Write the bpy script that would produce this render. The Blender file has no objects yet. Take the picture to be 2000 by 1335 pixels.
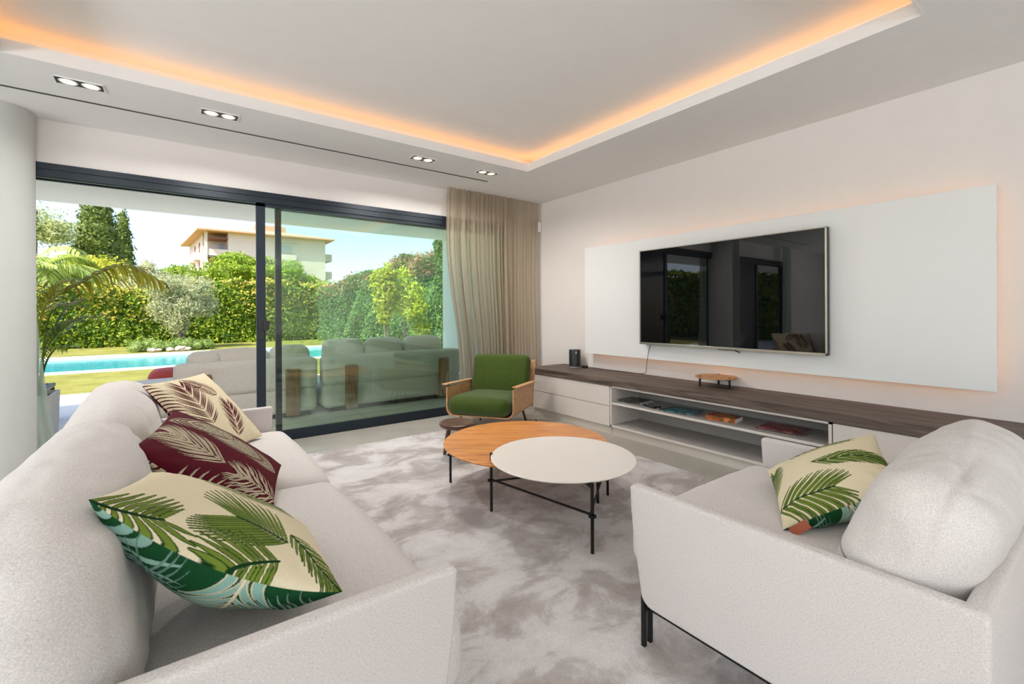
import bpy, bmesh, math, random
import numpy as np
from mathutils import Vector, Matrix, noise
random.seed(7)
S = bpy.context.scene
COL = S.collection
PI = math.pi
R_ = math.radians

# ------------------------------------------------------------------ camera
YAW, FPX, EYE, CY, ROLL = R_(36.7), 895.0, 1.2, 608.0, R_(0.3)
Fv = Vector((math.sin(YAW), math.cos(YAW), 0)); Rv = Vector((math.cos(YAW), -math.sin(YAW), 0)); Uv = Vector((0, 0, 1))
cam = bpy.data.cameras.new('camera'); camo = bpy.data.objects.new('camera', cam); COL.objects.link(camo)
cam.sensor_fit = 'HORIZONTAL'; cam.sensor_width = 36; cam.lens = FPX / 2000 * 36
cam.shift_y = -(667.5 - CY) / 2000
cam.clip_start = 0.02; cam.clip_end = 500
cr, sr = math.cos(ROLL), math.sin(ROLL)
rx = Rv * cr - Uv * sr; ux = Rv * sr + Uv * cr; bk = -Fv
M = Matrix(((rx.x, ux.x, bk.x, 0), (rx.y, ux.y, bk.y, 0), (rx.z, ux.z, bk.z, EYE), (0, 0, 0, 1)))
camo.matrix_world = M
S.camera = camo

# ------------------------------------------------------------------ light and exposure
S.view_settings.view_transform = 'Standard'; S.view_settings.look = 'None'
S.view_settings.gamma = 1; S.view_settings.use_curve_mapping = False
S.view_settings.exposure = 0.13
SUN_DIR = Vector((0.72, 0.34, -1.0)).normalized()
w = bpy.data.worlds.new('sky'); S.world = w; w.use_nodes = True
nt = w.node_tree; nt.nodes.clear()
sky = nt.nodes.new('ShaderNodeTexSky'); sky.sky_type = 'NISHITA'; sky.sun_disc = False
sky.sun_elevation = math.asin(-SUN_DIR.z); sky.sun_rotation = math.atan2(-SUN_DIR.x, -SUN_DIR.y)
sky.air_density = 0.8; sky.dust_density = 1.6; sky.ozone_density = 1.0
bg = nt.nodes.new('ShaderNodeBackground'); bg.inputs[1].default_value = 0.42
wo = nt.nodes.new('ShaderNodeOutputWorld'); nt.links.new(sky.outputs[0], bg.inputs[0]); nt.links.new(bg.outputs[0], wo.inputs[0])

def light(name, kind, energy, color=(1, 1, 1), loc=(0, 0, 0), direction=(0, 0, -1), size=None, size_y=None, angle=None, spread=None):
    l = bpy.data.lights.new(name, kind); l.energy = energy; l.color = color
    o = bpy.data.objects.new(name, l); COL.objects.link(o); o.location = loc
    o.rotation_euler = Vector(direction).to_track_quat('-Z', 'Y').to_euler()
    if kind == 'AREA':
        l.shape = 'RECTANGLE'; l.size = size; l.size_y = size_y
    if angle is not None: l.angle = angle
    if spread is not None: l.spread = spread
    return o
light('sun', 'SUN', 7.6, (1.0, 0.95, 0.86), (0, 0, 20), SUN_DIR, angle=R_(0.6))
# added fill at the unseen back and left openings; low pair aims at ceiling
light('fill_back_down', 'AREA', 26, (0.94, 0.97, 1.0), (-1.2, -6.85, 1.50), (0.12, 1, -0.45), 4.6, 1.9)
light('fill_back_up', 'AREA', 250, (0.92, 0.955, 1.0), (-1.0, -6.60, 0.45), (0.08, 1, 1.9), 5.0, 1.3, spread=R_(125))
light('fill_left_down', 'AREA', 14, (0.94, 0.97, 1.0), (-6.4, -0.6, 1.50), (1, 0.1, -0.45), 5.6, 1.9)
light('fill_left_up', 'AREA', 350, (0.92, 0.955, 1.0), (-6.15, -0.2, 0.45), (1, 0.06, 1.9), 5.8, 1.3, spread=R_(125))
S.cycles.max_bounces = 10; S.cycles.transparent_max_bounces = 12; S.cycles.sample_clamp_indirect = 6
S.cycles.caustics_reflective = False; S.cycles.caustics_refractive = False

# ------------------------------------------------------------------ pixel helpers (a pixel of the 2000x1335 photo to a point of the place)
def ray(x, y):
    dx, dy = x - 1000, CY - y
    u = cr * dx + sr * dy; v = -sr * dx + cr * dy
    return Fv * FPX + Rv * u + Uv * v
def at_z(x, y, z):
    r = ray(x, y); return Vector((0, 0, EYE)) + r * ((z - EYE) / r.z)
def at_Y(x, y, Y):
    r = ray(x, y); return Vector((0, 0, EYE)) + r * (Y / r.y)
def at_X(x, y, X):
    r = ray(x, y); return Vector((0, 0, EYE)) + r * (X / r.x)

# ------------------------------------------------------------------ materials
def new_mat(name):
    m = bpy.data.materials.new(name); m.use_nodes = True
    n = m.node_tree; b = n.nodes['Principled BSDF']; return m, n, b
def coords(n, scale=(1, 1, 1), rot=(0, 0, 0), kind='Object'):
    tc = n.nodes.new('ShaderNodeTexCoord'); mp = n.nodes.new('ShaderNodeMapping')
    mp.inputs['Scale'].default_value = scale; mp.inputs['Rotation'].default_value = rot
    n.links.new(tc.outputs[kind], mp.inputs[0]); return mp.outputs[0]
def noise_tex(n, vec, scale=5, detail=4, rough=0.55, dist=0.0):
    t = n.nodes.new('ShaderNodeTexNoise'); t.inputs['Scale'].default_value = scale
    t.inputs['Detail'].default_value = detail; t.inputs['Roughness'].default_value = rough; t.inputs['Distortion'].default_value = dist
    n.links.new(vec, t.inputs['Vector']); return t.outputs['Fac']
def ramp(n, fac, stops):
    r = n.nodes.new('ShaderNodeValToRGB'); e = r.color_ramp.elements
    while len(e) < len(stops): e.new(0.5)
    for k, (p, c) in enumerate(stops):
        e[k].position = p; e[k].color = (c[0], c[1], c[2], 1)
    n.links.new(fac, r.inputs[0]); return r.outputs[0]
def bump(n, b, h, strength=0.2, dist=0.01):
    u = n.nodes.new('ShaderNodeBump'); u.inputs['Strength'].default_value = strength; u.inputs['Distance'].default_value = dist
    n.links.new(h, u.inputs['Height']); n.links.new(u.outputs[0], b.inputs['Normal'])
def plain(name, c, rough=0.5, metal=0.0, var=0.05, scale=8, bump_s=0.0, bscale=200, spec=0.5):
    m, n, b = new_mat(name); b.inputs['Roughness'].default_value = rough; b.inputs['Metallic'].default_value = metal
    b.inputs['Specular IOR Level'].default_value = spec
    v = coords(n); f = noise_tex(n, v, scale, 3)
    lo = [x * (1 - var) for x in c]; hi = [min(1, x * (1 + var)) for x in c]
    n.links.new(ramp(n, f, [(0.3, lo), (0.7, hi)]), b.inputs['Base Color'])
    if bump_s: bump(n, b, noise_tex(n, v, bscale, 2), bump_s, 0.002)
    return m
def fabric(name, c1, c2, sx=300, sz=90, bs=0.35, rough=0.95, blotch=0.06):
    m, n, b = new_mat(name); b.inputs['Roughness'].default_value = rough; b.inputs['Specular IOR Level'].default_value = 0.15
    b.inputs['Sheen Weight'].default_value = 0.15
    a = noise_tex(n, coords(n, (sx, sx, sz)), 1.0, 2, 0.6)
    a2 = noise_tex(n, coords(n, (sz, sz, sx)), 1.0, 2, 0.6)
    mx = n.nodes.new('ShaderNodeMath'); mx.operation = 'ADD'; n.links.new(a, mx.inputs[0]); n.links.new(a2, mx.inputs[1])
    hf = n.nodes.new('ShaderNodeMath'); hf.operation = 'MULTIPLY'; hf.inputs[1].default_value = 0.5; n.links.new(mx.outputs[0], hf.inputs[0])
    n.links.new(ramp(n, hf.outputs[0], [(0.36, c1), (0.62, c2)]), b.inputs['Base Color'])
    bump(n, b, hf.outputs[0], bs, 0.003)
    return m
def wood(name, stops, scale=(1.2, 14, 14), rough=0.4, rot=(0, 0, 0), dist=1.2, fine=0.15, det=6):
    m, n, b = new_mat(name); b.inputs['Roughness'].default_value = rough
    v = coords(n, scale, rot); f = noise_tex(n, v, 1.0, det, 0.62, dist)
    n.links.new(ramp(n, f, stops), b.inputs['Base Color']); bump(n, b, f, fine, 0.002)
    return m
def leaf_mat(name, cols, rough=0.5, transl=0.35):
    m, n, b = new_mat(name); b.inputs['Roughness'].default_value = rough; b.inputs['Specular IOR Level'].default_value = 0.25
    g = n.nodes.new('ShaderNodeNewGeometry')
    k = len(cols); c = ramp(n, g.outputs['Random Per Island'], [(i / max(1, k - 1), cc) for i, cc in enumerate(cols)])
    n.links.new(c, b.inputs['Base Color'])
    t = n.nodes.new('ShaderNodeBsdfTranslucent'); n.links.new(c, t.inputs[0])
    mx = n.nodes.new('ShaderNodeMixShader'); mx.inputs[0].default_value = transl
    n.links.new(b.outputs[0], mx.inputs[1]); n.links.new(t.outputs[0], mx.inputs[2])
    n.links.new(mx.outputs[0], n.nodes['Material Output'].inputs[0]); return m
def emit(name, c, s):
    m, n, b = new_mat(name); b.inputs['Base Color'].default_value = (*c, 1)
    b.inputs['Emission Color'].default_value = (*c, 1); b.inputs['Emission Strength'].default_value = s; return m
def glass_mat(name, tint, ior=1.5, rough=0.0, gain=1.0):
    m, n, b = new_mat(name); n.nodes.remove(b)
    tr = n.nodes.new('ShaderNodeBsdfTransparent'); tr.inputs[0].default_value = (*tint, 1)
    gl = n.nodes.new('ShaderNodeBsdfGlossy'); gl.inputs['Roughness'].default_value = rough
    fr = n.nodes.new('ShaderNodeFresnel'); fr.inputs[0].default_value = ior
    mu = n.nodes.new('ShaderNodeMath'); mu.operation = 'MULTIPLY'; mu.inputs[1].default_value = gain; mu.use_clamp = True
    n.links.new(fr.outputs[0], mu.inputs[0])
    mx = n.nodes.new('ShaderNodeMixShader'); n.links.new(mu.outputs[0], mx.inputs[0]); n.links.new(tr.outputs[0], mx.inputs[1]); n.links.new(gl.outputs[0], mx.inputs[2])
    n.links.new(mx.outputs[0], n.nodes['Material Output'].inputs[0]); return m

def sheer(name, c, open_=0.3, trans=0.45, sx=260):
    m, n, b = new_mat(name); b.inputs['Roughness'].default_value = 0.9; b.inputs['Specular IOR Level'].default_value = 0.1
    f = noise_tex(n, coords(n, (sx, sx, 6)), 1.0, 3)
    cc = ramp(n, f, [(0.3, [x * 0.86 for x in c]), (0.7, c)])
    n.links.new(cc, b.inputs['Base Color'])
    t = n.nodes.new('ShaderNodeBsdfTranslucent'); n.links.new(cc, t.inputs[0])
    m1 = n.nodes.new('ShaderNodeMixShader'); m1.inputs[0].default_value = trans
    n.links.new(b.outputs[0], m1.inputs[1]); n.links.new(t.outputs[0], m1.inputs[2])
    tp = n.nodes.new('ShaderNodeBsdfTransparent')
    m2 = n.nodes.new('ShaderNodeMixShader'); m2.inputs[0].default_value = open_
    n.links.new(m1.outputs[0], m2.inputs[1]); n.links.new(tp.outputs[0], m2.inputs[2])
    n.links.new(m2.outputs[0], n.nodes['Material Output'].inputs[0]); return m

MT = {}
MT['wall'] = plain('wall_paint', (0.83, 0.79, 0.76), 0.85, var=0.01, bump_s=0.05, bscale=120)
MT['ceil'] = plain('ceiling_paint', (0.86, 0.855, 0.84), 0.9, var=0.01)
MT['white'] = plain('white_paint', (0.88, 0.87, 0.86), 0.7, var=0.01)
MT['board'] = plain('white_lacquer_board', (0.86, 0.87, 0.865), 0.45, var=0.005)
MT['frame'] = plain('anthracite_aluminium', (0.012, 0.021, 0.032), 0.4, 0.3, 0.05)
MT['darkmetal'] = plain('black_metal', (0.012, 0.012, 0.013), 0.4, 0.5, 0.05)
MT['black'] = plain('black_plastic', (0.012, 0.014, 0.016), 0.45, 0.0, 0.1)
MT['steel'] = plain('brushed_pale_metal', (0.55, 0.52, 0.45), 0.3, 0.9, 0.05)
MT['cab'] = plain('greige_lacquer', (0.72, 0.66, 0.60), 0.5, var=0.015)
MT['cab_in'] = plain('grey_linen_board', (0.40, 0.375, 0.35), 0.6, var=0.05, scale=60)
MT['sofa'] = fabric('off_white_weave', (0.54, 0.495, 0.47), (0.79, 0.735, 0.705), 800, 200, 0.35)
MT['sofa_soft'] = fabric('off_white_cushion_weave', (0.59, 0.545, 0.515), (0.83, 0.785, 0.755), 620, 240, 0.35)
MT['out_sofa'] = fabric('outdoor_linen', (0.70, 0.63, 0.56), (0.86, 0.79, 0.72), 220, 90, 0.2)
MT['green'] = fabric('green_wool', (0.020, 0.040, 0.006), (0.075, 0.112, 0.018), 300, 140, 0.8)
MT['red'] = plain('red_canvas', (0.50, 0.07, 0.06), 0.8, var=0.1)
MT['blue'] = plain('blue_mesh_sling', (0.06, 0.17, 0.33), 0.5, var=0.1)
MT['top_wood'] = wood('orange_veneer', [(0.26, (0.24, 0.075, 0.018)), (0.38, (0.56, 0.20, 0.045)), (0.58, (0.76, 0.31, 0.08)), (0.75, (0.84, 0.40, 0.13))], (1.4, 16, 10), 0.35, (0, 0, 0), 2.0)
MT['ply'] = wood('oak_plywood', [(0.3, (0.40, 0.20, 0.085)), (0.6, (0.60, 0.34, 0.16)), (0.8, (0.70, 0.43, 0.22))], (3, 20, 20), 0.5)
MT['tray'] = wood('pale_oak', [(0.3, (0.45, 0.22, 0.09)), (0.7, (0.62, 0.34, 0.15))], (4, 30, 20), 0.5)
MT['walnut'] = wood('dark_walnut', [(0.3, (0.055, 0.022, 0.013)), (0.7, (0.15, 0.07, 0.042))], (4, 18, 18), 0.3)
MT['teak'] = wood('teak_block', [(0.3, (0.22, 0.10, 0.035)), (0.7, (0.42, 0.21, 0.08))], (18, 18, 3), 0.5)
MT['leg_taupe'] = plain('taupe_wood', (0.25, 0.16, 0.13), 0.5)
MT['console'] = wood('dark_brown_oak', [(0.32, (0.045, 0.030, 0.022)), (0.5, (0.11, 0.078, 0.06)), (0.7, (0.20, 0.155, 0.125))], (34, 2.0, 34), 0.55, (0, 0, 0), 0.8, 0.3)
MT['table_white'] = plain('off_white_lacquer', (0.87, 0.80, 0.74), 0.35, var=0.01)
MT['stone'] = plain('pale_garden_stone', (0.55, 0.44, 0.36), 0.9, var=0.25, bump_s=0.5, bscale=20)
MT['render_wall'] = plain('terrace_render', (0.92, 0.90, 0.85), 0.9, var=0.01)
MT['coping'] = plain('white_coping', (0.80, 0.79, 0.75), 0.7, var=0.03)
MT['planter'] = plain('off_white_planter', (0.66, 0.63, 0.59), 0.6, var=0.02)
MT['soil'] = plain('potting_soil', (0.06, 0.04, 0.03), 0.95, var=0.3, scale=60)
MT['bark'] = plain('bark', (0.20, 0.15, 0.11), 0.9, var=0.3, scale=20, bump_s=0.5, bscale=30)
MT['pane'] = glass_mat('green_tinted_glass', (0.925, 0.99, 0.945), 1.5, 0.0, 1.4)
MT['wpane'] = glass_mat('clear_glass', (0.93, 0.97, 0.95))
MT['screen'] = plain('television_glass', (0.003, 0.003, 0.004), 0.02, 0.0, 0.0, spec=0.55)
MT['screen'].node_tree.nodes['Principled BSDF'].inputs['IOR'].default_value = 1.55
MT['curtain'] = sheer('brown_sheer_linen', (0.66, 0.575, 0.44), 0.30, 0.62)
MT['voile'] = sheer('white_voile', (0.66, 0.74, 0.60), 0.3, 0.6)
MT['led'] = emit('warm_led', (1.0, 0.47, 0.15), 5.0)
MT['led_back'] = emit('warm_led_back', (1.0, 0.50, 0.18), 3.0)
MT['lamp'] = emit('warm_spot_lamp', (1.0, 0.72, 0.48), 1.4)
MT['leather'] = plain('rust_leather', (0.42, 0.09, 0.03), 0.5)
MT['paper'] = plain('paper_edges', (0.80, 0.78, 0.75), 0.8, var=0.05, scale=80)

def tile_mat():
    m, n, b = new_mat('stone_floor_tile'); b.inputs['Roughness'].default_value = 0.32
    v = coords(n); br = n.nodes.new('ShaderNodeTexBrick'); br.offset = 0.5; br.squash = 1
    br.inputs['Scale'].default_value = 1; br.inputs['Brick Width'].default_value = 0.9; br.inputs['Row Height'].default_value = 0.9
    br.inputs['Mortar Size'].default_value = 0.0025; br.inputs['Mortar Smooth'].default_value = 0
    br.inputs['Mortar'].default_value = (0.50, 0.47, 0.42, 1)
    n.links.new(v, br.inputs[0])
    f = noise_tex(n, v, 1.6, 8, 0.65, 0.6)
    c = ramp(n, f, [(0.3, (0.36, 0.335, 0.285)), (0.7, (0.50, 0.47, 0.41))])
    n.links.new(c, br.inputs['Color1']); n.links.new(c, br.inputs['Color2'])
    n.links.new(br.outputs['Color'], b.inputs['Base Color']); bump(n, b, f, 0.05, 0.002); return m
MT['tile'] = tile_mat()
def terrace_mat():
    m, n, b = new_mat('terrace_paving'); b.inputs['Roughness'].default_value = 0.7
    v = coords(n); br = n.nodes.new('ShaderNodeTexBrick'); br.offset = 0
    br.inputs['Scale'].default_value = 1; br.inputs['Brick Width'].default_value = 0.9; br.inputs['Row Height'].default_value = 0.9
    br.inputs['Mortar Size'].default_value = 0.004
    br.inputs['Mortar'].default_value = (0.45, 0.44, 0.42, 1)
    f = noise_tex(n, v, 3, 6); c = ramp(n, f, [(0.3, (0.76, 0.74, 0.68)), (0.7, (0.86, 0.83, 0.77))])
    n.links.new(v, br.inputs[0]); n.links.new(c, br.inputs['Color1']); n.links.new(c, br.inputs['Color2'])
    n.links.new(br.outputs['Color'], b.inputs['Base Color']); return m
MT['terrace'] = terrace_mat()
def rug_mat():
    m, n, b = new_mat('silky_rug_pile'); b.inputs['Roughness'].default_value = 0.85; b.inputs['Sheen Weight'].default_value = 0.3; b.inputs['Specular IOR Level'].default_value = 0.1
    v = coords(n, (1.0, 1.25, 1)); f = noise_tex(n, v, 3.0, 9, 0.66, 0.45)
    g = noise_tex(n, coords(n, (1, 1, 1)), 260, 2, 0.7)
    c1 = ramp(n, f, [(0.38, (0.46, 0.40, 0.37)), (0.47, (0.60, 0.545, 0.515)), (0.53, (0.78, 0.73, 0.71)), (0.66, (0.88, 0.84, 0.82))])
    c2 = ramp(n, g, [(0.3, (0.72, 0.72, 0.72)), (0.7, (1, 1, 1))])
    mx = n.nodes.new('ShaderNodeMix'); mx.data_type = 'RGBA'; mx.blend_type = 'MULTIPLY'; mx.inputs['Factor'].default_value = 1
    n.links.new(c1, mx.inputs['A']); n.links.new(c2, mx.inputs['B']); n.links.new(mx.outputs['Result'], b.inputs['Base Color'])
    ad = n.nodes.new('ShaderNodeMath'); ad.operation = 'ADD'; n.links.new(f, ad.inputs[0]); n.links.new(g, ad.inputs[1])
    bump(n, b, ad.outputs[0], 0.5, 0.006); return m
MT['rug'] = rug_mat()
def lawn_mat():
    m, n, b = new_mat('lawn_grass'); b.inputs['Roughness'].default_value = 0.9; b.inputs['Specular IOR Level'].default_value = 0.1
    f = noise_tex(n, coords(n, (1, 1, 1)), 1.2, 8, 0.75); g = noise_tex(n, coords(n, (1, 1, 1)), 90, 3, 0.7)
    ad = n.nodes.new('ShaderNodeMath'); ad.operation = 'ADD'; n.links.new(f, ad.inputs[0]); n.links.new(g, ad.inputs[1])
    hf = n.nodes.new('ShaderNodeMath'); hf.operation = 'MULTIPLY'; hf.inputs[1].default_value = 0.5; n.links.new(ad.outputs[0], hf.inputs[0])
    n.links.new(ramp(n, hf.outputs[0], [(0.38, (0.16, 0.17, 0.035)), (0.5, (0.30, 0.29, 0.070)), (0.62, (0.40, 0.37, 0.11))]), b.inputs['Base Color'])
    bump(n, b, g, 0.7, 0.03); return m
MT['lawn'] = lawn_mat()
def water_mat():
    m, n, b = new_mat('pool_water'); n.nodes.remove(b)
    tr = n.nodes.new('ShaderNodeBsdfTransparent'); tr.inputs[0].default_value = (0.52, 0.90, 0.93, 1)
    gl = n.nodes.new('ShaderNodeBsdfGlossy'); gl.inputs['Roughness'].default_value = 0.02
    fr = n.nodes.new('ShaderNodeFresnel'); fr.inputs[0].default_value = 1.33
    u = n.nodes.new('ShaderNodeBump'); u.inputs['Strength'].default_value = 0.35; u.inputs['Distance'].default_value = 0.02
    n.links.new(noise_tex(n, coords(n, (1, 2, 1)), 3, 3), u.inputs['Height']); n.links.new(u.outputs[0], gl.inputs['Normal'])
    mx = n.nodes.new('ShaderNodeMixShader'); n.links.new(fr.outputs[0], mx.inputs[0]); n.links.new(tr.outputs[0], mx.inputs[1]); n.links.new(gl.outputs[0], mx.inputs[2])
    n.links.new(mx.outputs[0], n.nodes['Material Output'].inputs[0]); return m
MT['water'] = water_mat()
MT['pooltile'] = plain('turquoise_pool_tile', (0.42, 0.88, 0.92), 0.4, var=0.08, scale=30)
def attr_mat():
    m, n, b = new_mat('printed_cotton'); b.inputs['Roughness'].default_value = 0.85; b.inputs['Specular IOR Level'].default_value = 0.15
    a = n.nodes.new('ShaderNodeAttribute'); a.attribute_name = 'print'
    n.links.new(a.outputs['Color'], b.inputs['Base Color'])
    g = noise_tex(n, coords(n), 700, 2); bump(n, b, g, 0.25, 0.002); return m
MT['print'] = attr_mat()

# ------------------------------------------------------------------ mesh helpers
def link_mesh(name, verts, faces, mat, parent=None, smooth=True, flat_angle=None):
    me = bpy.data.meshes.new(name)
    if isinstance(verts, np.ndarray): verts = verts.reshape(-1, 3)
    if isinstance(faces, np.ndarray) and len(faces):
        nf, k = faces.shape
        me.vertices.add(len(verts)); me.vertices.foreach_set('co', np.ascontiguousarray(verts, dtype=np.float32).ravel())
        me.loops.add(nf * k); me.loops.foreach_set('vertex_index', np.ascontiguousarray(faces, dtype=np.int32).ravel())
        me.polygons.add(nf); me.polygons.foreach_set('loop_start', np.arange(0, nf * k, k, dtype=np.int32)); me.polygons.foreach_set('loop_total', np.full(nf, k, dtype=np.int32))
        me.update(calc_edges=True)
    else:
        me.from_pydata([tuple(v) for v in verts], [], [tuple(f) for f in faces]); me.update()
    mats = mat if isinstance(mat, (list, tuple)) else [mat]
    for x in mats: me.materials.append(x)
    if smooth:
        me.polygons.foreach_set('use_smooth', np.ones(len(me.polygons), dtype=bool))
        if flat_angle: 
            try: me.set_sharp_from_angle(angle=flat_angle)
            except Exception: pass
    o = bpy.data.objects.new(name, me); COL.objects.link(o)
    if parent: o.parent = parent
    return o

class MB:
    """collects shapes for ONE mesh"""
    def __init__(s): s.v = []; s.f = []; s.mi = []; s.cur = 0
    def add(s, vs, fs):
        k = len(s.v); s.v += [tuple(a) for a in vs]; s.f += [tuple(i + k for i in f) for f in fs]; s.mi += [s.cur] * len(fs); return s
    def box(s, x0, x1, y0, y1, z0, z1, bev=0.0, rot=None, org=(0, 0, 0), seg=2):
        bm = bmesh.new(); bmesh.ops.create_cube(bm, size=1)
        for v in bm.verts:
            v.co = Vector(((x0 + x1) / 2 + v.co.x * (x1 - x0), (y0 + y1) / 2 + v.co.y * (y1 - y0), (z0 + z1) / 2 + v.co.z * (z1 - z0)))
        if bev: bmesh.ops.bevel(bm, geom=bm.edges[:], offset=bev, segments=seg, affect='EDGES', profile=0.5)
        if rot is not None:
            for v in bm.verts: v.co = rot @ v.co + Vector(org)
        bm.verts.index_update(); s.add([v.co[:] for v in bm.verts], [[v.index for v in f.verts] for f in bm.faces]); bm.free(); return s
    def ring_sweep(s, rings, close=False, cap=True):
        k = len(s.v); n = len(rings[0])
        for r in rings: s.v += [tuple(p) for p in r]
        fs = []
        m = len(rings)
        for i in range(m if close else m - 1):
            a = k + i * n; b = k + ((i + 1) % m) * n
            for j in range(n): fs.append((a + j, a + (j + 1) % n, b + (j + 1) % n, b + j))
        if cap and not close:
            fs.append(tuple(k + j for j in reversed(range(n)))); fs.append(tuple(k + (m - 1) * n + j for j in range(n)))
        s.f += fs; s.mi += [s.cur] * len(fs); return s
    def tube(s, pts, r, seg=10, close=False):
        pts = [Vector(p) for p in pts]; rings = []; n = len(pts); up = None
        for i, p in enumerate(pts):
            if close: t = pts[(i + 1) % n] - pts[i - 1]
            else: t = pts[min(i + 1, n - 1)] - pts[max(i - 1, 0)]
            t.normalize()
            if up is None: up = t.orthogonal().normalized()
            up = (up - t * up.dot(t)).normalized(); w_ = t.cross(up)
            rr = r[i] if isinstance(r, (list, tuple)) else r
            rings.append([p + (up * math.cos(2 * PI * j / seg) + w_ * math.sin(2 * PI * j / seg)) * rr for j in range(seg)])
        return s.ring_sweep(rings, close)
    def lathe(s, prof, c=(0, 0, 0), seg=64):
        rings = [[(c[0] + r * math.cos(2 * PI * j / seg), c[1] + r * math.sin(2 * PI * j / seg), c[2] + z) for j in range(seg)] for r, z in prof]
        return s.ring_sweep(rings)
    def build(s, name, mat, parent=None, smooth=False, angle=R_(40)):
        o = link_mesh(name, s.v, s.f, mat, parent, smooth, angle)
        if isinstance(mat, (list, tuple)) and len(mat) > 1: o.data.polygons.foreach_set('material_index', s.mi)
        return o

def tag(o, label, cat, group=None, kind=None):
    if label: o['label'] = label
    if cat: o['category'] = cat
    if group: o['group'] = group
    if kind: o['kind'] = kind
    return o
def thing(name, label, cat, loc=(0, 0, 0), rz=0, group=None):
    o = bpy.data.objects.new(name, None); COL.objects.link(o); o.location = loc; o.rotation_euler = (0, 0, rz); o.empty_display_size = 0.1
    return tag(o, label, cat, group)
def struct(name, mb, mat, label=None, cat=None, smooth=False):
    o = mb.build(name, mat, None, smooth); o['kind'] = 'structure'
    if label: o['label'] = label
    return o
def copy_tree(o, parent=None):
    c = o.copy(); COL.objects.link(c)
    if parent: c.parent = parent
    for ch in list(o.children): copy_tree(ch, c)
    return c

def fold_noise(P, freq, amp, seed):
    rng = np.random.default_rng(seed); out = np.zeros(len(P))
    W = P + 0.10 * np.sin(P[:, [1, 2, 0]] * freq * 0.7 + rng.uniform(0, 6, 3))
    for k in range(6):
        d = rng.normal(size=3); d /= np.linalg.norm(d); f = freq * rng.uniform(0.6, 2.0)
        out += np.sin(W @ d * f + rng.uniform(0, 6)) / (1 + f / freq)
    rd = np.zeros(len(P))
    for k in range(5):
        d = rng.normal(size=3); d /= np.linalg.norm(d); c0 = P[rng.integers(len(P))]; q = P - c0; s_ = q @ d + .03 * np.sin((q @ np.roll(d, 1)) * 9); m_ = np.exp(-(q ** 2).sum(1) / .035)
        rd += -np.exp(-(s_ / .011) ** 2) * m_ + .6 * np.exp(-((s_ - .022) / .014) ** 2) * m_
    return out * amp / 2 + rd * amp * .5
def soft_box(name, size, r, puff, mat, parent, loc, rot=None, n=44, wr=0.004, seed=1, pinch=0.0, shape=None, freq=14):
    """upholstered cushion: rounded box with crowned faces and soft wrinkles"""
    h = np.array(size) / 2; t = np.linspace(-1, 1, n + 1); t = np.sin(t * PI / 2 * 0.86) / math.sin(PI / 2 * 0.86)
    A, B = np.meshgrid(t, t, indexing='ij'); V = []; Fc = []; off = 0
    idx = np.arange((n + 1) ** 2).reshape(n + 1, n + 1)
    q = np.stack([idx[:-1, :-1], idx[1:, :-1], idx[1:, 1:], idx[:-1, 1:]], -1).reshape(-1, 4)
    for ax in range(3):
        for sg in (-1, 1):
            p = np.zeros((n + 1, n + 1, 3)); p[..., ax] = sg; p[..., (ax + 1) % 3] = A; p[..., (ax + 2) % 3] = B
            V.append(p.reshape(-1, 3)); Fc.append((q if sg > 0 else q[:, ::-1]) + off); off += (n + 1) ** 2
    V = np.concatenate(V); Fc = np.concatenate(Fc)
    key = np.round(V, 6); u, inv = np.unique(key, axis=0, return_inverse=True); inv = inv.reshape(-1)
    V = u; Fc = inv[Fc]
    q_ = V * h; inner = np.clip(q_, -(h - r), h - r); d = q_ - inner; L = np.linalg.norm(d, axis=1, keepdims=True); L[L == 0] = 1
    nrm = d / L; P = inner + nrm * r
    X = np.clip(P / h, -1, 1)
    for ax in range(3):
        o1, o2 = (ax + 1) % 3, (ax + 2) % 3
        P[:, ax] += X[:, ax] * puff[ax] * (1 - X[:, o1] ** 2) * (1 - X[:, o2] ** 2)
    if pinch:
        P[:, 0] *= 1 - pinch * (1 - np.abs(X[:, 0])) * 0
    if shape is not None: P = shape(P, X)
    P = P + nrm * (fold_noise(P, freq, wr, seed) + fold_noise(P, freq * 2.6, wr * 0.35, seed + 9))[:, None]
    if rot is not None: P = P @ np.array(rot.to_3x3()).T
    P = P + np.array(loc)
    return link_mesh(name, P, Fc, mat, parent, True)

# ================================================================== THE ROOM
YA, XB, ZC = 4.72, 3.93, 2.62
XL, YBK = -6.5, -6.95
struct('floor', MB().box(XL, XB + .2, YBK, YA + .14, -0.12, 0), MT['tile'])
struct('wall_right', MB().box(XB, XB + .2, YBK - .1, YA + .16, -0.1, 3.1), MT['wall'])
w2 = MB(); w2.box(-3.95, XB, YA, YA + .16, 2.30, 3.1); w2.box(3.39, XB, YA, YA + .16, 0, 2.30); w2.box(XL - .2, -3.95, YA, YA + .16, 0, 3.1); w2.box(-1.22, -0.88, YA + .01, YA + .16, 0, 2.30)
struct('wall_front', w2, MT['wall'])
w3 = MB(); w3.box(XL - .2, XL, YBK - .1, -3.5, 0, 3.1); w3.box(XL - .2, XL, 2.3, YA, 0, 3.1); w3.box(XL - .2, XL, -3.5, 2.3, 2.45, 3.1)
struct('wall_left', w3, MT['wall'])
w4 = MB(); w4.box(XL - .2, -3.6, YBK - .2, YBK, 0, 3.1); w4.box(1.2, XB + .2, YBK - .2, YBK, 0, 3.1); w4.box(-3.6, 1.2, YBK - .2, YBK, 2.45, 3.1)
struct('wall_back', w4, MT['wall'])
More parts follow.
